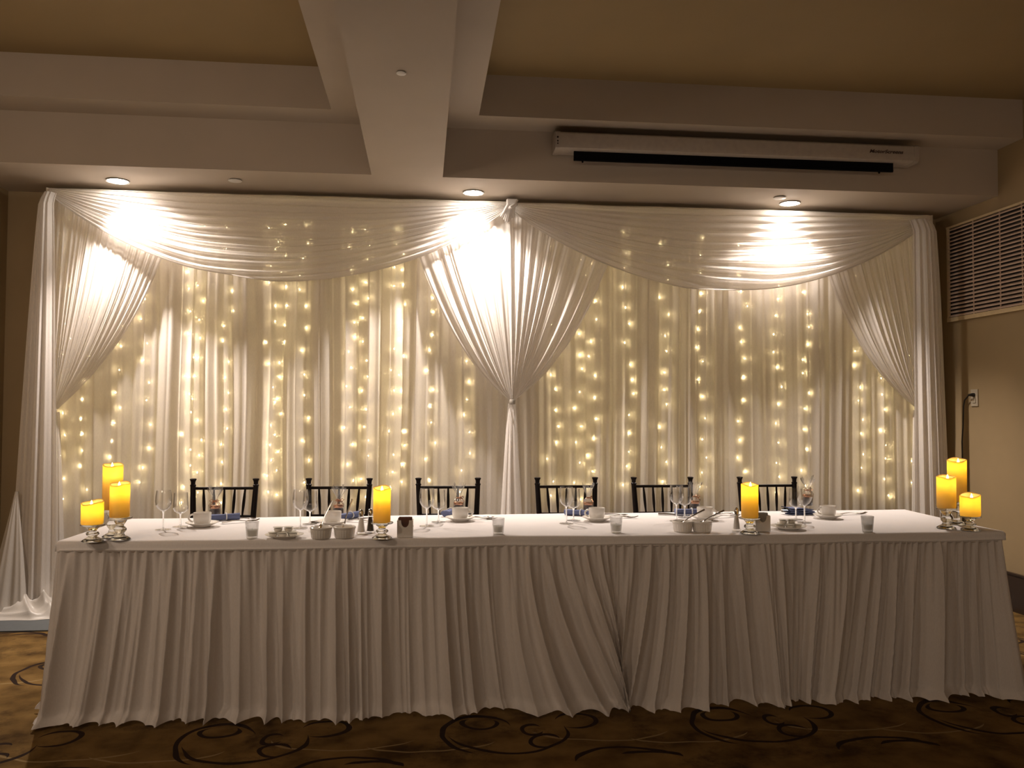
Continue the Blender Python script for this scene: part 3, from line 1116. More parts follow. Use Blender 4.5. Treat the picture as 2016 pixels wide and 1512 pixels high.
coarse = ridges(q, 0.092, 85) + 0.45 * ridges(q, 0.055, 87) * (1 - 0.4 * T) + 0.9 * vnoise(q / 0.16, 88)
off = 0.0055 * fine * (1 - T) ** 1.6 + 0.050 * coarse * T ** 0.55 + 0.022 * T + 0.002
hem = sstep(0.93, 1.0, T)
off = off + hem * (0.024 + 0.016 * vnoise(S / 0.06, 90) + 0.016 * vnoise(S / 0.2, 91))
pinch = np.exp(-((XX - pin) / 0.045) ** 2) * sstep(0.3, 1.0, T)
off = off - 0.05 * pinch
endflare = np.exp(-(np.minimum(np.abs(XX - fx[0]), np.abs(XX - fx[-1])) / 0.10) ** 2)
off = off + np.where(XX > 0.6, 0.075, 0.025) * endflare * T
ztop = 0.712
P = np.zeros(S.shape + (3,))
tang = np.stack([tx / nn, ty / nn], 1)
sidew = -shift * 0.0 + 0.012 * T * vnoise(q / 0.06, 93)
P[..., 0] = cx[:, None] + nx_[:, None] * off + tang[:, 0][:, None] * (-shift + sidew)
P[..., 1] = cyy[:, None] + ny_[:, None] * off + tang[:, 1][:, None] * (-shift + sidew)
P[..., 2] = ztop + (0.004 - ztop) * T + hem * (0.006 + 0.012 * np.abs(vnoise(S / 0.045, 94))) + 0.012 * T * (S > 0) * np.maximum(vnoise(S / 0.3, 95), 0)
MB().grid(P - B0).build('gathered_skirt', M_SKIRT, ht, auto=None)
hb = np.zeros((ns // 6, 5, 3))
idx = np.arange(0, ns, 6)[:ns // 6]
for j, (zz, oo) in enumerate(((0.742, 0.0), (0.740, 0.003), (0.722, 0.004), (0.705, 0.005), (0.702, 0.001))):
    hb[:, j, 0] = cx[idx] + nx_[idx] * (oo - 0.002)
    hb[:, j, 1] = cyy[idx] + ny_[idx] * (oo - 0.002)
    hb[:, j, 2] = zz
MB().grid(hb - B0).build('skirt_band', M_SKIRT, ht)


# ------------------------------------------------------------------ chairs
def chair_make():
    t = thing('banquet_chair', '', 'chair', group='black chairs along the back of the head table')
    wt, wb = 0.172, 0.150           # half spacing of the posts at the top, at the seat
    ybk, ylean = 0.17, 0.225        # back posts at the seat, at the top

    def post(sx, z):
        k = max(0.0, (z - 0.45) / 0.45)
        return (sx * (wb + (wt - wb) * k), ybk + (ylean - ybk) * k, z)
    for sx in (-1, 1):
        mb = MB()
        zs = [0.0, 0.2, 0.45, 0.6, 0.75, 0.868]
        mb.tube([post(sx, z) for z in zs], (0.012, 0.015, 0.016, 0.016, 0.0155, 0.0145), 10)
        p = post(sx, 0.868)
        fin = [(0.0125, -0.004), (0.0165, 0.0), (0.0165, 0.006), (0.0125, 0.010), (0.0125, 0.020), (0.0140, 0.027), (0.0185, 0.036),
               (0.0185, 0.040), (0.0130, 0.042), (0.0, 0.039)]
        mb.lathe(fin, 12, p)
        mb.build('back_post', M_BLACKWOOD, t)
        MB().tube([(sx * 0.175, -0.19, 0.0), (sx * 0.18, -0.19, 0.44)], (0.011, 0.016), 10).build('front_leg', M_BLACKWOOD, t)
        MB().tube([(sx * 0.178, -0.19, 0.2), (sx * 0.152, 0.165, 0.2)], 0.009, 8).build('stretcher', M_BLACKWOOD, t)
    MB().tube([(-0.178, -0.19, 0.24), (0.178, -0.19, 0.24)], 0.009, 8).build('stretcher', M_BLACKWOOD, t)
    for z, r in ((0.855, 0.0082), (0.700, 0.0082)):
        a, b = post(-1, z), post(1, z)
        mid = ((a[0] + b[0]) / 2, a[1] + 0.006, z)
        pts = [tuple(np.array(a) * (1 - k) ** 2 + 2 * k * (1 - k) * np.array(mid) + k * k * np.array(b)) for k in np.linspace(0, 1, 9)]
        MB().tube(pts, r, 8).build('back_rail', M_BLACKWOOD, t)
    for k in range(5):
        f = (k + 1) / 6.0
        a0, a1 = np.array(post(-1, 0.855)), np.array(post(1, 0.855))
        b0, b1 = np.array(post(-1, 0.700)), np.array(post(1, 0.700))
        # slimmer at the ends, fanned out at the top
        pt = a0 + (a1 - a0) * f
        pb = b0 + (b1 - b0) * (0.5 + (f - 0.5) * 0.94)
        pts = [pb + (pt - pb) * q for q in np.linspace(0, 1, 7)]
        MB().tube(pts, (0.0050, 0.0062, 0.0080, 0.0085, 0.0080, 0.0062, 0.0050), 8).build('spindle', M_BLACKWOOD, t)
    mb = MB()
    c = [(-0.19, -0.20), (0.19, -0.20), (0.162, 0.18), (-0.162, 0.18)]
    mb.add([(x, y, z) for z in (0.425, 0.450) for x, y in c], [(3, 2, 1, 0), (4, 5, 6, 7), (0, 1, 5, 4), (1, 2, 6, 5), (2, 3, 7, 6), (3, 0, 4, 7)])
    mb.build('seat', M_BLACKWOOD, t, smooth=False)
    mb = MB()
    P = np.zeros((13, 13, 3))
    for i in range(13):
        for j in range(13):
            a, b = i / 12, j / 12
            w = 0.18 + (0.152 - 0.18) * b
            P[i, j] = ((a * 2 - 1) * w, -0.19 + 0.36 * b, 0.452 + 0.034 * (1 - (2 * a - 1) ** 6) * (1 - (2 * b - 1) ** 6))
    mb.grid(P).build('cushion', M_CUSHION, t)
    return t


chair = Kind(chair_make)
CH = (((377, 942), (508, 942), 'first from the left, nearest the triple candles'), ((598, 941), (730, 937), 'second from the left, turned slightly'),
      ((818, 938), (945, 936), 'just left of the centre drape'), ((1053, 933), (1176, 933), 'just right of the centre drape'),
      ((1242, 934), (1361, 932), 'second from the right'), ((1450, 930), (1570, 930), 'at the right end of the row'))
for k, (a, b, w) in enumerate(CH):
    yy = 4.85
    pa, pb = aty(a[0], a[1], yy), aty(b[0], b[1], yy)
    c = (pa + pb) / 2
    chair('black wooden banquet chair behind the table, ' + w, (c[0], yy - 0.225, 0), (0.0, -0.05, -0.01, 0.0, -0.02, 0.01)[k])

# ------------------------------------------------------------------ things on the table
ZC = ZT + 0.002


def on_table(px, py):
    p = atz(px, py, ZC)
    return p


PLACE = ('at the leftmost place setting', 'at the second place setting from the left', 'at the third place setting from the left',
         'at the fourth place setting, right of centre', 'at the fifth place setting from the left', 'at the rightmost place setting')

# --- candles on pressed glass holders
def holder(px, py, ytop, rplate, label):
    b = on_table(px, py)
    h = aty(px, ytop, b[1])[2] - b[2]
    t = thing('candle_holder', label, 'candle holder', b, 0, 'pressed glass candle holders')
    pr = [(0.0, 0.0), (0.040, 0.0), (0.043, 0.003), (0.034, 0.010), (0.020, 0.018), (0.016, 0.026 * h / 0.1)]
    body = [(0.016, 0.30), (0.024, 0.40), (0.0255, 0.46), (0.023, 0.53), (0.0145, 0.60), (0.0145, 0.66), (0.022, 0.78), (0.026, 0.86), (0.028, 0.90)]
    pr += [(r, k * h) for r, k in body]
    pr += [(rplate * 0.96, 0.92 * h), (rplate, 0.95 * h), (rplate, h), (rplate * 0.985, h + 0.001), (0.0, h - 0.001)]
    foot = pr[:5]
    MB().lathe(pr[:4] + [(0.020, 0.018), (0.0, 0.018)], 24).build('foot', M_CRYSTAL, t)
    MB().lathe([(0.0, 0.0182), (0.019, 0.0182)] + pr[5:14] + [(0.028, 0.92 * h - 0.0006), (0.0, 0.92 * h - 0.0006)], 20, flute=0.05, nfl=8).build('stem', M_CRYSTAL, t)
    MB().lathe([(0.0, 0.92 * h)] + pr[15:], 28).build('plate', M_CRYSTAL, t)
    return b, b[2] + h + 0.001


def candle(px, ybase, ytop, yworld, zbase, wpx, label, tilt=0.0, dip=0.016):
    p = aty(px, (ybase + ytop) / 2, yworld)
    sc_ = p[1] * 1.0 / F_PX
    depth = (p - CAM) @ fwd
    r = wpx / 2 * depth / F_PX
    h = aty(px, ytop, yworld)[2] - zbase
    t = thing('pillar_candle', label, 'candle', (p[0], yworld, zbase), 0, 'flameless amber pillar candles')
    n, m = 32, 22
    P = np.zeros((n, m, 3))
    for i in range(n):
        a = 2 * PI * i / n
        # rim is wavy and dips towards the viewer
        ztop = h - dip * (0.5 + 0.5 * math.cos(a + PI / 2 + tilt)) - 0.002 * math.sin(3 * a + 1)
        for j in range(m):
            if j < 14:
                z = ztop * j / 13
                rr = r * (1.0 - 0.04 * (j == 0))
            elif j == 14:
                z, rr = ztop + 0.0012, r - 0.002
            else:
                q = (j - 15) / 6.0
                z = ztop - 0.003 * q - 0.0005
                rr = r - 0.0035 - 0.001 * q
            P[i, j] = (rr * math.cos(a), rr * math.sin(a), z)
    MB().grid(P, wrap=True).build('wax', M_WAX, t, auto=None)
    zf = h - dip - 0.010
    fl = [(0.0, zf), (0.0035, zf + 0.003), (0.0052, zf + 0.008), (0.0045, zf + 0.014), (0.002, zf + 0.021), (0.0, zf + 0.026)]
    MB().lathe(fl, 12, (0, -r * 0.25, 0)).build('flame', M_FLAME, t)
    MB().lathe([(0.0008, zf - 0.02), (0.0008, zf + 0.004)], 6, (0, -r * 0.25, 0)).build('wick', M_CORD, t)
    l = bpy.data.lights.new('candle_lamp', 'POINT')
    l.energy = CANDLE_W
    l.color = (1.0, 0.72, 0.25)
    l.shadow_soft_size = 0.008
    o = bpy.data.objects.new('candle_lamp', l)
    COL.objects.link(o)
    o.parent = t
    o.location = (0, 0, h - dip - 0.024)
    return t


CAND = (  # holder px, base y, plate y; candle px, base y, top y, width
    (182, 1066, 1032, 183, 1031, 985, 41, 'short stubby amber pillar candle at the left end of the table', 'glass holder under the short candle at the left end'),
    (222, 1057, 1003, 225, 1000, 912, 37, 'tallest amber pillar candle at the left end, at the back', 'glass holder under the tallest candle at the left end'),
    (236, 1062, 1018, 237, 1016, 949, 37, 'middle-height amber pillar candle at the left end, in front', 'glass holder under the middle candle at the left end'),
    (752, 1060, 1028, 752, 1027, 957, 34, 'amber pillar candle beside the salt and pepper, left of centre', 'glass holder beside the salt and pepper shakers'),
    (1476, 1050, 1019, 1476, 1018, 951, 33, 'amber pillar candle beside a lone salt shaker, right of centre', 'glass holder in front of the caddy of blue-grey packets'),
    (1863, 1040, 1000, 1863, 998, 936, 35, 'middle-height amber pillar candle at the right end, in front', 'glass holder under the middle candle at the right end'),
    (1884, 1032, 987, 1882, 985, 902, 35, 'tallest amber pillar candle at the right end, at the back', 'glass holder under the tallest candle at the right end'),
    (1910, 1044, 1016, 1913, 1015, 971, 37, 'short stubby amber pillar candle at the right end of the table', 'glass holder under the short candle at the right end'))
for k, (hx_, hy, py_, cx_, cb, ct, w, lab, hlab) in enumerate(CAND):
    b, zt_ = holder(hx_, hy, py_, 0.047, hlab)
    candle(hx_, cb, ct, b[1], zt_, w, lab, tilt=(0.5, -0.3, 0.2, 0.0, 0.0, 0.3, 0.7, 0.8)[k], dip=(0.014, 0.012, 0.012, 0.014, 0.010, 0.010, 0.016, 0.016)[k])


# --- stemware
def glass_make(bowl, stem_h, foot_r, name, cat, group):
    def mk():
        t = thing(name, '', cat, group=group)
        MB().lathe([(0.0, 0.0), (foot_r, 0.0), (foot_r, 0.0018), (0.010, 0.005), (0.004, 0.009), (0.0, 0.009)], 28).build('foot', M_GLASS, t)
        MB().lathe([(0.004, 0.0085), (0.0033, 0.02), (0.0032, stem_h - 0.012), (0.006, stem_h - 0.002), (0.008, stem_h)], 14, cap=False).build('stem', M_CRYSTAL, t)
        outer = [(r, stem_h + z) for r, z in bowl]
        inner = [(max(r - 0.0012, 0.0), stem_h + z + (0.002 if k == 0 else 0.0006)) for k, (r, z) in enumerate(bowl)][::-1]
        inner[0] = (bowl[-1][0] - 0.0012, stem_h + bowl[-1][1])
        MB().lathe(outer + inner, 32, cap=False).build('bowl', M_GLASS, t)
        return t
    return mk


wine = Kind(glass_make([(0.0, -0.002), (0.010, 0.0), (0.024, 0.010), (0.033, 0.026), (0.036, 0.045), (0.0345, 0.068), (0.031, 0.092)], 0.085, 0.034,
                       'wine_glass', 'glass', 'tulip wine glasses'))
goblet = Kind(glass_make([(0.0, -0.002), (0.012, 0.0), (0.028, 0.010), (0.034, 0.024), (0.034, 0.045), (0.032, 0.070), (0.0305, 0.095)], 0.062, 0.034,
                         'water_goblet', 'glass', 'short stemmed water goblets'))
WG = ((321, 1043), (591, 1040), (840, 1036), (1115, 1031), (1332, 1026), (1584, 1029))
GB = ((355, 1037), (610, 1032), (863, 1028), (1129, 1025), (1348, 1019), (1567, 1023))
for k in range(6):
    wine('tall stemmed wine glass ' + PLACE[k], on_table(*WG[k]), 0.3 * k)
    goblet('short stemmed water goblet ' + PLACE[k], on_table(*GB[k]), 0.2 * k)


# --- cups and saucers
def saucer_make():
    t = thing('saucer', '', 'saucer', group='white saucers under the coffee cups')
    MB().lathe([(0.0, 0.0), (0.038, 0.0), (0.040, 0.003), (0.060, 0.011), (0.0735, 0.018), (0.074, 0.020), (0.071, 0.0195), (0.055, 0.0125), (0.036, 0.006), (0.0, 0.0055)],
               36).build('dish', M_CHINA, t)
    return t


def cup_make():
    t = thing('coffee_cup', '', 'cup', group='white coffee cups')
    pr = [(0.0, 0.0), (0.027, 0.0), (0.029, 0.003), (0.034, 0.006), (0.0385, 0.016), (0.0400, 0.032), (0.0405, 0.056), (0.0395, 0.0575), (0.0382, 0.056), (0.0375, 0.03),
          (0.034, 0.012), (0.0, 0.009)]
    MB().lathe(pr, 36).build('bowl', M_CHINA, t)
    pts = [(-0.038 - 0.022 * math.sin(a), 0, 0.032 + 0.017 * math.cos(a)) for a in np.linspace(0.15, PI - 0.15, 12)]
    MB().tube(pts, 0.0042, 8).build('handle', M_CHINA, t)
    return t


saucer, cup = Kind(saucer_make), Kind(cup_make)
CU = ((398, 1036, 0.1), (655, 1033, -0.9), (906, 1025, 3.0), (1175, 1025, 0.0), (1388, 1023, 2.4), (1630, 1020, 0.15))
for k, (x, y, r) in enumerate(CU):
    p = on_table(x, y)
    saucer('white saucer under the cup ' + PLACE[k], p, r)
    cup('white coffee cup on its saucer ' + PLACE[k], p + np.array([0, 0, 0.0065]), r)


# --- cutlery
def fork_make():
    t = thing('fork', '', 'fork', group='steel forks by the place settings')
    x = np.linspace(0, 0.13, 12)
    P = np.zeros((12, 3, 3))
    w = np.interp(x, [0, 0.02, 0.09, 0.13], [0.009, 0.007, 0.004, 0.010])
    for j, s in enumerate((-1, 0, 1)):
        P[:, j, 0] = x
        P[:, j, 1] = w * s
        P[:, j, 2] = 0.004 + 0.010 * np.sin(x / 0.13 * PI) ** 2 * 0.6 + (0.0012 if s == 0 else 0)
    mb = MB().grid(P)
    Q = P.copy()
    Q[..., 2] -= 0.002
    mb.grid(Q)
    mb.build('handle', M_STEEL, t)
    for s in (-1.5, -0.5, 0.5, 1.5):
        MB().tube([(0.126, s * 0.0055, 0.004), (0.145, s * 0.0058, 0.002), (0.165, s * 0.0058, 0.004), (0.182, s * 0.0054, 0.010)], (0.0022, 0.0019, 0.0017, 0.0010), 6).build('tine', M_STEEL, t)
    return t


def spoon_make():
    t = thing('teaspoon', '', 'spoon', group='steel teaspoons')
    MB().tube([(0, 0, 0.003), (0.03, 0, 0.005), (0.08, 0, 0.007), (0.108, 0, 0.004)], (0.0045, 0.004, 0.0022, 0.003), 8).build('handle', M_STEEL, t)
    a = np.linspace(0, 2 * PI, 20, endpoint=False)
    P = np.zeros((20, 5, 3))
    for j, q in enumerate((1.0, 0.9, 0.65, 0.35, 0.02)):
        P[:, j, 0] = 0.128 + 0.022 * q * np.cos(a)
        P[:, j, 1] = 0.014 * q * np.sin(a)
        P[:, j, 2] = 0.001 + 0.005 * q ** 2
    MB().grid(P, wrap=True).build('bowl', M_STEEL, t)
    return t


def knife_make():
    t = thing('table_knife', '', 'knife', group='steel table knives')
    MB().tube([(0, 0, 0.004), (0.04, 0, 0.005), (0.09, 0, 0.004)], (0.0055, 0.006, 0.0045), 8).build('handle', M_STEEL, t)
    P = np.zeros((10, 2, 3))
    x = np.linspace(0.088, 0.21, 10)
    P[:, :, 0] = x[:, None]
    P[:, 0, 1] = -0.008 * np.sqrt(np.clip(1 - ((x - 0.088) / 0.1225) ** 4, 0, 1))
    P[:, 1, 1] = 0.006
    P[:, :, 2] = 0.003
    mb = MB().grid(P)
    Q = P.copy()
    Q[..., 2] = 0.0015
    mb.grid(Q)
    mb.build('blade', M_STEEL, t)
    return t


fork, spoon, knife = Kind(fork_make), Kind(spoon_make), Kind(knife_make)
SIDE = ('right of the cup ', 'beside the rolled napkin ')
FK = ((436, 1031, 0.5), (676, 1027, -0.15), (910, 1021, -0.35), (1186, 1018, -0.3), (1402, 1020, 0.35), (1650, 1014, 0.2))
for k, (x, y, r) in enumerate(FK):
    fork('steel fork lying right of the cup ' + PLACE[k], on_table(x, y) + np.array([0.0, 0, 0.001]), r)
for k, (x, y, r) in enumerate(((446, 1024, 0.25), (704, 1023, 0.3), (917, 1018, -0.28), (1180, 1014, -0.2), (1406, 1014, 0.30))):
    spoon('steel teaspoon lying near the cup ' + PLACE[k], on_table(x, y), r)
for k, (x, y, r) in zip((1, 4, 5), ((612, 1030, 0.4), (1296, 1013, -0.45), (1538, 1007, -0.5))):
    knife('steel table knife lying left of the napkin ' + PLACE[k], on_table(x, y), r)


# --- favour jars wrapped in cellophane, and napkins
def favour_make():
    t = thing('favour_jar', '', 'party favour', group='jar favours wrapped in cellophane')
    MB().lathe([(0.0, 0.0), (0.023, 0.0), (0.026, 0.004), (0.026, 0.036), (0.021, 0.044), (0.0, 0.044)], 24).build('jar', M_COCOA, t)
    MB().lathe([(0.0, 0.0445), (0.0245, 0.0445), (0.0255, 0.047), (0.0255, 0.056), (0.023, 0.059), (0.0, 0.059)], 24, flute=0.015, nfl=12).build('lid', M_COPPER, t)
    # cellophane drawn in above the lid and fanned out at the top
    n, m = 36, 16
    P = np.zeros((n, m, 3))
    for j in range(m):
        q = j / (m - 1)
        z = 0.002 + 0.150 * q
        if q < 0.42:
            r = 0.029
        else:
            r = 0.029 + (0.010 - 0.029) * float(sstep(0.42, 0.54, q)) + 0.022 * float(sstep(0.56, 1.0, q))
        for i in range(n):
            a = 2 * PI * i / n
            w = 1 + (0.06 + 0.34 * q ** 2) * math.sin(7 * a + 5 * q) * 0.6 + 0.12 * q * math.sin(13 * a)
            P[i, j] = (r * w * math.cos(a), r * w * math.sin(a) * 0.9, z + 0.012 * q ** 3 * math.sin(5 * a + 1))
    MB().grid(P, wrap=True).build('cellophane', M_CELLO, t, auto=None)
    mb = MB()
    mb.tube([(0.012 * math.cos(a), 0.011 * math.sin(a), 0.081) for a in np.linspace(0, 2 * PI, 14)], 0.0025, 6)
    for s in (-1, 1):
        mb.tube([(0, -0.012, 0.081), (s * 0.012, -0.018, 0.090), (s * 0.024, -0.016, 0.084), (s * 0.014, -0.015, 0.076), (0, -0.012, 0.081)], 0.0018, 6)
        mb.tube([(0, -0.012, 0.081), (s * 0.010, -0.020, 0.070), (s * 0.018, -0.024, 0.061)], 0.0015, 6)
    mb.build('ribbon', M_COPPER, t)
    return t


def napkin_make():
    t = thing('napkin', '', 'napkin', group='rolled blue napkins')
    n, m = 22, 14
    P = np.zeros((n, m, 3))
    for j in range(m):
        q = j / (m - 1)
        for i in range(n):
            a = 2 * PI * i / n
            r = 0.017 * (1 + 0.12 * math.sin(3 * a + 2 * q) + 0.06 * math.sin(8 * a + 5 * q)) * (1 + 0.25 * abs(q - 0.5))
            P[i, j] = (-0.075 + 0.15 * q, r * 1.25 * math.cos(a), 0.0165 + 0.8 * r * math.sin(a))
    mb = MB().grid(P, wrap=True)
    mb.f.append(tuple(i * m for i in range(n)))
    mb.f.append(tuple(i * m + m - 1 for i in range(n)))
    mb.build('rolled_cloth', M_NAPKIN, t, auto=60)
    MB().tube([(0.012, 0.0245 * math.cos(a), 0.0170 + 0.0170 * math.sin(a)) for a in np.linspace(0, 2 * PI, 20)], 0.003, 6).build('band', M_BAND, t)
    return t


favour, napkin = Kind(favour_make), Kind(napkin_make)
FV = ((423, 1020), (666, 1018), (903, 1012), (1158, 1012), (1368, 1009), (1590, 1012))
NP = ((440, 1024, 0.35), (686, 1021, 0.9), (886, 1014, 1.2), (1140, 1015, -0.5), (1357, 1013, -0.1), (1574, 1012, 0.05))
for k in range(6):
    favour('cellophane wrapped favour jar with copper ribbon ' + PLACE[k], on_table(FV[k][0], FV[k][1] - 2) + np.array([0, 0, 0.042 if k == 5 else 0]), 0.5 * k)
for k in range(5):
    napkin('rolled blue napkin with a white band ' + PLACE[k], on_table(NP[k][0], NP[k][1]), NP[k][2])
p = on_table(1578, 1012)
fn = thing('folded_napkin', 'square folded blue napkin stacked flat ' + PLACE[5], 'napkin', p, 0.12)
for j in range(4):
    mb = MB()
    P = np.zeros((12, 8, 3))
    for i in range(12):
        for jj in range(8):
            a, b = i / 11, jj / 7
            P[i, jj] = (-0.075 + 0.15 * a - 0.006 * j, -0.03 + 0.07 * b + 0.002 * j, 0.002 + 0.0075 * j + 0.012 * (1 - a) * j / 3 + 0.002 * math.sin(9 * a + j) + 0.002)
    mb.grid(P)
    Q = P.copy()
    Q[..., 2] -= 0.005
    mb.grid(Q)
    for e in (0, 7):
        R_ = np.stack([P[:, e], Q[:, e]], 1)
        mb.grid(R_)
    mb.build('fold', M_NAPKIN, fn, auto=None)


# --- ramekins with teaspoons
def ramekin_make():
    t = thing('ramekin', '', 'ramekin', group='white ramekins at the front of the table')
    pr = [(0.0, 0.0), (0.038, 0.0), (0.041, 0.004), (0.0445, 0.036)]
    MB().lathe(pr, 96, flute=0.018, nfl=24).build('fluted_wall', M_CHINA, t)
    MB().lathe([(0.0445, 0.036), (0.0475, 0.040), (0.0475, 0.046), (0.0445, 0.048), (0.0415, 0.046), (0.039, 0.012), (0.0, 0.010)], 40, cap=False).build('rim', M_CHINA, t)
    MB().lathe([(0.0, 0.031), (0.030, 0.031), (0.0395, 0.028)], 24).build('filling', M_JAM, t)
    return t


ramekin = Kind(ramekin_make)
RK = ((632, 1059, 'white fluted ramekin left of the pair, in front of the second setting', 'steel teaspoon standing in the left ramekin of the left pair', 0.9, 1.0),
      (678, 1058, 'white fluted ramekin right of the pair, beside the salt shaker', 'steel teaspoon standing in the right ramekin of the left pair', 0.5, 1.25),
      (1344, 1046, 'white fluted ramekin left of the pair, in front of the fifth setting', 'steel teaspoon leaning low in the left ramekin of the right pair', 0.25, 0.45),
      (1382, 1046, 'white fluted ramekin right of the pair, in front of the fifth setting', 'steel teaspoon leaning low in the right ramekin of the right pair', 0.25, 0.42))
for x, y, lab, slab, rz, el in RK:
    p = on_table(x, y)
    ramekin(lab, p)
    s = spoon(slab, (0, 0, 0))
    # bowl of the spoon down in the ramekin, handle leaning on the rim
    hx_ = np.array([math.cos(rz) * math.cos(el), math.sin(rz) * math.cos(el) * 0.6, math.sin(el)])
    hx_ /= np.linalg.norm(hx_)
    start = np.array([p[0], p[1], p[2] + 0.032]) - np.array([hx_[0], hx_[1], 0]) * 0.012
    end = start + hx_ * 0.135
    xd = Vector((-hx_).tolist())
    zd = Vector((0, 0, 1))
    yd = zd.cross(xd).normalized()
    zd = xd.cross(yd)
    s.matrix_world = Matrix(((xd.x, yd.x, zd.x, end[0]), (xd.y, yd.y, zd.y, end[1]), (xd.z, yd.z, zd.z, end[2]), (0, 0, 0, 1)))


# --- votive holders
def votive_make(glassmat):
    def mk():
        t = thing('votive_holder', '', 'votive', group='glass votive candle holders')
        MB().lathe([(0.0, 0.0), (0.0225, 0.0), (0.0235, 0.003), (0.0285, 0.068), (0.0285, 0.069), (0.0268, 0.069), (0.0268, 0.068), (0.0215, 0.008), (0.0, 0.008)], 28).build('glass', glassmat, t)
        MB().lathe([(0.0, 0.009), (0.0205, 0.009), (0.0230, 0.034), (0.0215, 0.036), (0.0, 0.035)], 24).build('wax', M_WAXW, t)
        MB().tube([(0, 0, 0.034), (0.0005, 0, 0.042)], 0.0008, 5).build('wick', M_CORD, t)
        return t
    return mk


votive = Kind(votive_make(M_VOTIVE))
for x, y, lab in ((496, 1059, 'clear glass votive holder with wax, left of the butter plate'), (981, 1051, 'clear glass votive holder with wax, near the table centre'),
                  (1213, 1048, 'clear glass votive holder with wax, in front of the fourth setting')):
    votive(lab, on_table(x, y))
Kind(votive_make(M_VOTIVE_FROST))('frosted glass votive holder standing alone near the right end', on_table(1708, 1046))


# --- butter plates
def plate_make():
    t = thing('side_plate', '', 'plate', group='side plates of butter tubs')
    MB().lathe([(0.0, 0.0), (0.045, 0.0), (0.048, 0.003), (0.080, 0.013), (0.081, 0.0145), (0.078, 0.0145), (0.047, 0.006), (0.0, 0.005)], 40).build('dish', M_CHINA, t)
    return t


def tub_make():
    t = thing('butter_tub', '', 'butter tub', group='butter tubs heaped on the side plates')
    MB().lathe([(0.0, 0.0), (0.014, 0.0), (0.0175, 0.009), (0.0, 0.012)], 16).build('tub', M_BUTTER, t)
    MB().lathe([(0.0, 0.0122), (0.0195, 0.0122), (0.0195, 0.0135), (0.0, 0.0138)], 16).build('lid', M_FOIL, t)
    return t


plate, tub = Kind(plate_make), Kind(tub_make)
for x, y, lab, sd in ((560, 1058, 'the left butter plate', 1), (1552, 1041, 'the right butter plate', 2)):
    p = on_table(x, y)
    plate('white side plate heaped with butter tubs, ' + lab, p)
    rr = random.Random(sd)
    spots = [(-0.046, -0.010, 0), (-0.004, -0.022, 0), (0.038, -0.016, 0), (-0.020, 0.026, 0), (0.024, 0.028, 0), (-0.026, -0.004, 1), (0.016, 0.002, 1)]
    nm_ = ('at the left edge of ', 'at the front of ', 'at the right edge of ', 'at the back left of ', 'at the back right of ', 'on top, left, of ', 'on top, right, of ')
    for k, (a, b_, l) in enumerate(spots):
        tub('round butter tub ' + nm_[k] + lab, (p[0] + a, p[1] + b_, p[2] + 0.0065 + 0.0198 * l), rr.random() * 3).scale = (1.06, 1.06, 1.4)


# --- salt and pepper
def shaker_make(fill, name, group):
    def mk():
        t = thing(name, '', 'shaker', group=group)
        MB().lathe([(0.0, 0.0), (0.021, 0.0), (0.021, 0.004), (0.017, 0.010), (0.0105, 0.060), (0.0100, 0.078), (0.0, 0.078)], 24, flute=0.04, nfl=8).build('glass_body', M_GLASS, t)
        MB().lathe([(0.0, 0.006), (0.015, 0.009), (0.0092, 0.060), (0.0088, 0.070), (0.0, 0.071)], 20).build('contents', fill, t)
        MB().lathe([(0.0108, 0.076), (0.0112, 0.090), (0.0085, 0.101), (0.004, 0.106), (0.0, 0.107)], 18).build('cap', M_STEEL, t)
        return t
    return mk


Kind(shaker_make(M_PEPPER, 'pepper_shaker', 'pepper shaker'))('tapered glass pepper shaker with steel cap beside the left candle', on_table(729, 1049))
salt = Kind(shaker_make(M_SALT, 'salt_shaker', 'salt shakers'))
salt('tapered glass salt shaker with steel cap, left of the pepper', on_table(711, 1051))
salt('tapered glass salt shaker with steel cap, left of the right-hand candle', on_table(1450, 1045))


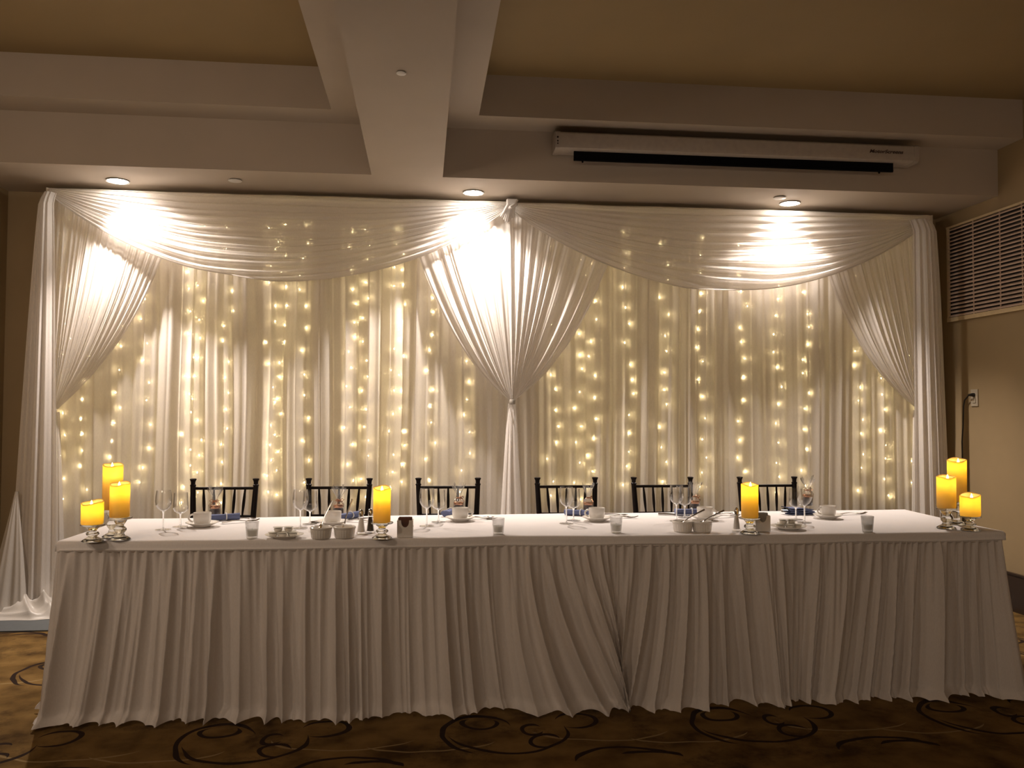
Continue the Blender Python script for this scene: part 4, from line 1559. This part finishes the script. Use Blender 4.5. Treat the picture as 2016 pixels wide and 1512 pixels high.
# --- packet caddies
def caddy(px, py, rz, label, packmat, plab, group):
    p = on_table(px, py)
    t = thing('sugar_caddy', label, 'caddy', p, rz, 'china packet caddies')
    w, dd, h, th = 0.068, 0.052, 0.072, 0.004
    # each broad side has a finger scoop cut into its top edge
    for sy in (-1, 1):
        top = [(-w / 2, h)] + [(0.017 * math.cos(a), h - 0.030 * math.sin(a) ** 0.8) for a in np.linspace(PI, 0, 11)] + [(w / 2, h)]
        bot = [(x, 0.0) for x, z in top]
        n = len(top)
        mb = MB()
        v = []
        for yy in (sy * dd / 2, sy * (dd / 2 - th)):
            v += [(x, yy, z) for x, z in top] + [(x, yy, z) for x, z in bot]
        f = []
        for i in range(n - 1):
            f += [(i, i + 1, n + i + 1, n + i), (2 * n + i, 3 * n + i, 3 * n + i + 1, 2 * n + i + 1), (i, 2 * n + i, 2 * n + i + 1, i + 1),
                  (n + i, n + i + 1, 3 * n + i + 1, 3 * n + i)]
        f += [(0, n, 3 * n, 2 * n), (n - 1, 3 * n - 1, 4 * n - 1, 2 * n - 1)]
        mb.add(v, f).build('side_wall', M_CHINA, t, auto=30)
    for sx in (-1, 1):
        MB().box((sx * (w / 2 - th / 2), 0, h / 2), (th, dd - 2 * th - 0.0004, h)).build('end_wall', M_CHINA, t, smooth=False)
    MB().box((0, 0, 0.002), (w - 2 * th, dd - 2 * th, 0.004)).build('base', M_CHINA, t, smooth=False)
    ca, sa = math.cos(rz), math.sin(rz)
    first = None
    for k in range(7):
        yy = -dd / 2 + th + 0.004 + k * 0.0060
        xx = (-0.006, 0.002, -0.003, 0.005, 0.0, 0.004, -0.004)[k]
        loc = (p[0] + xx * ca - yy * sa, p[1] + xx * sa + yy * ca, p[2] + 0.0045)
        nm_ = ('frontmost', 'second from the front', 'third from the front', 'fourth from the front', 'third from the back', 'second from the back', 'rearmost')[k]
        if first is None:
            first = thing('packet', '', 'packet', group=group)
            P = np.zeros((7, 7, 3))
            for i in range(7):
                for j in range(7):
                    a, b = i / 6, j / 6
                    P[i, j] = (-0.024 + 0.048 * a, 0.0018 * (1 - (2 * a - 1) ** 2) * (1 - (2 * b - 1) ** 2) + 0.0002, 0.078 * b)
            Q = P.copy()
            Q[..., 1] *= -1
            MB().grid(P).grid(Q).build('pouch', packmat, first)
            MB().box((0, 0, 0.0755), (0.048, 0.0012, 0.005)).build('crimp', packmat, first, smooth=False)
            first.location = loc
            first.rotation_euler = (0, 0, rz)
            first['label'] = f'{plab}, {nm_}'
        else:
            dup(first, f'{plab}, {nm_}', loc, rz + (0.03, -0.02, 0.02)[k % 3])


caddy(798, 1056, -0.04, 'white china caddy of brown packets right of the left candle', M_PACKET, 'brown packet in the left caddy', 'brown sugar packets in the left caddy')
caddy(1499, 1045, -0.12, 'white china caddy of blue-grey packets behind the right candle', M_PACKETB, 'blue-grey packet in the right caddy', 'blue-grey packets in the right caddy')
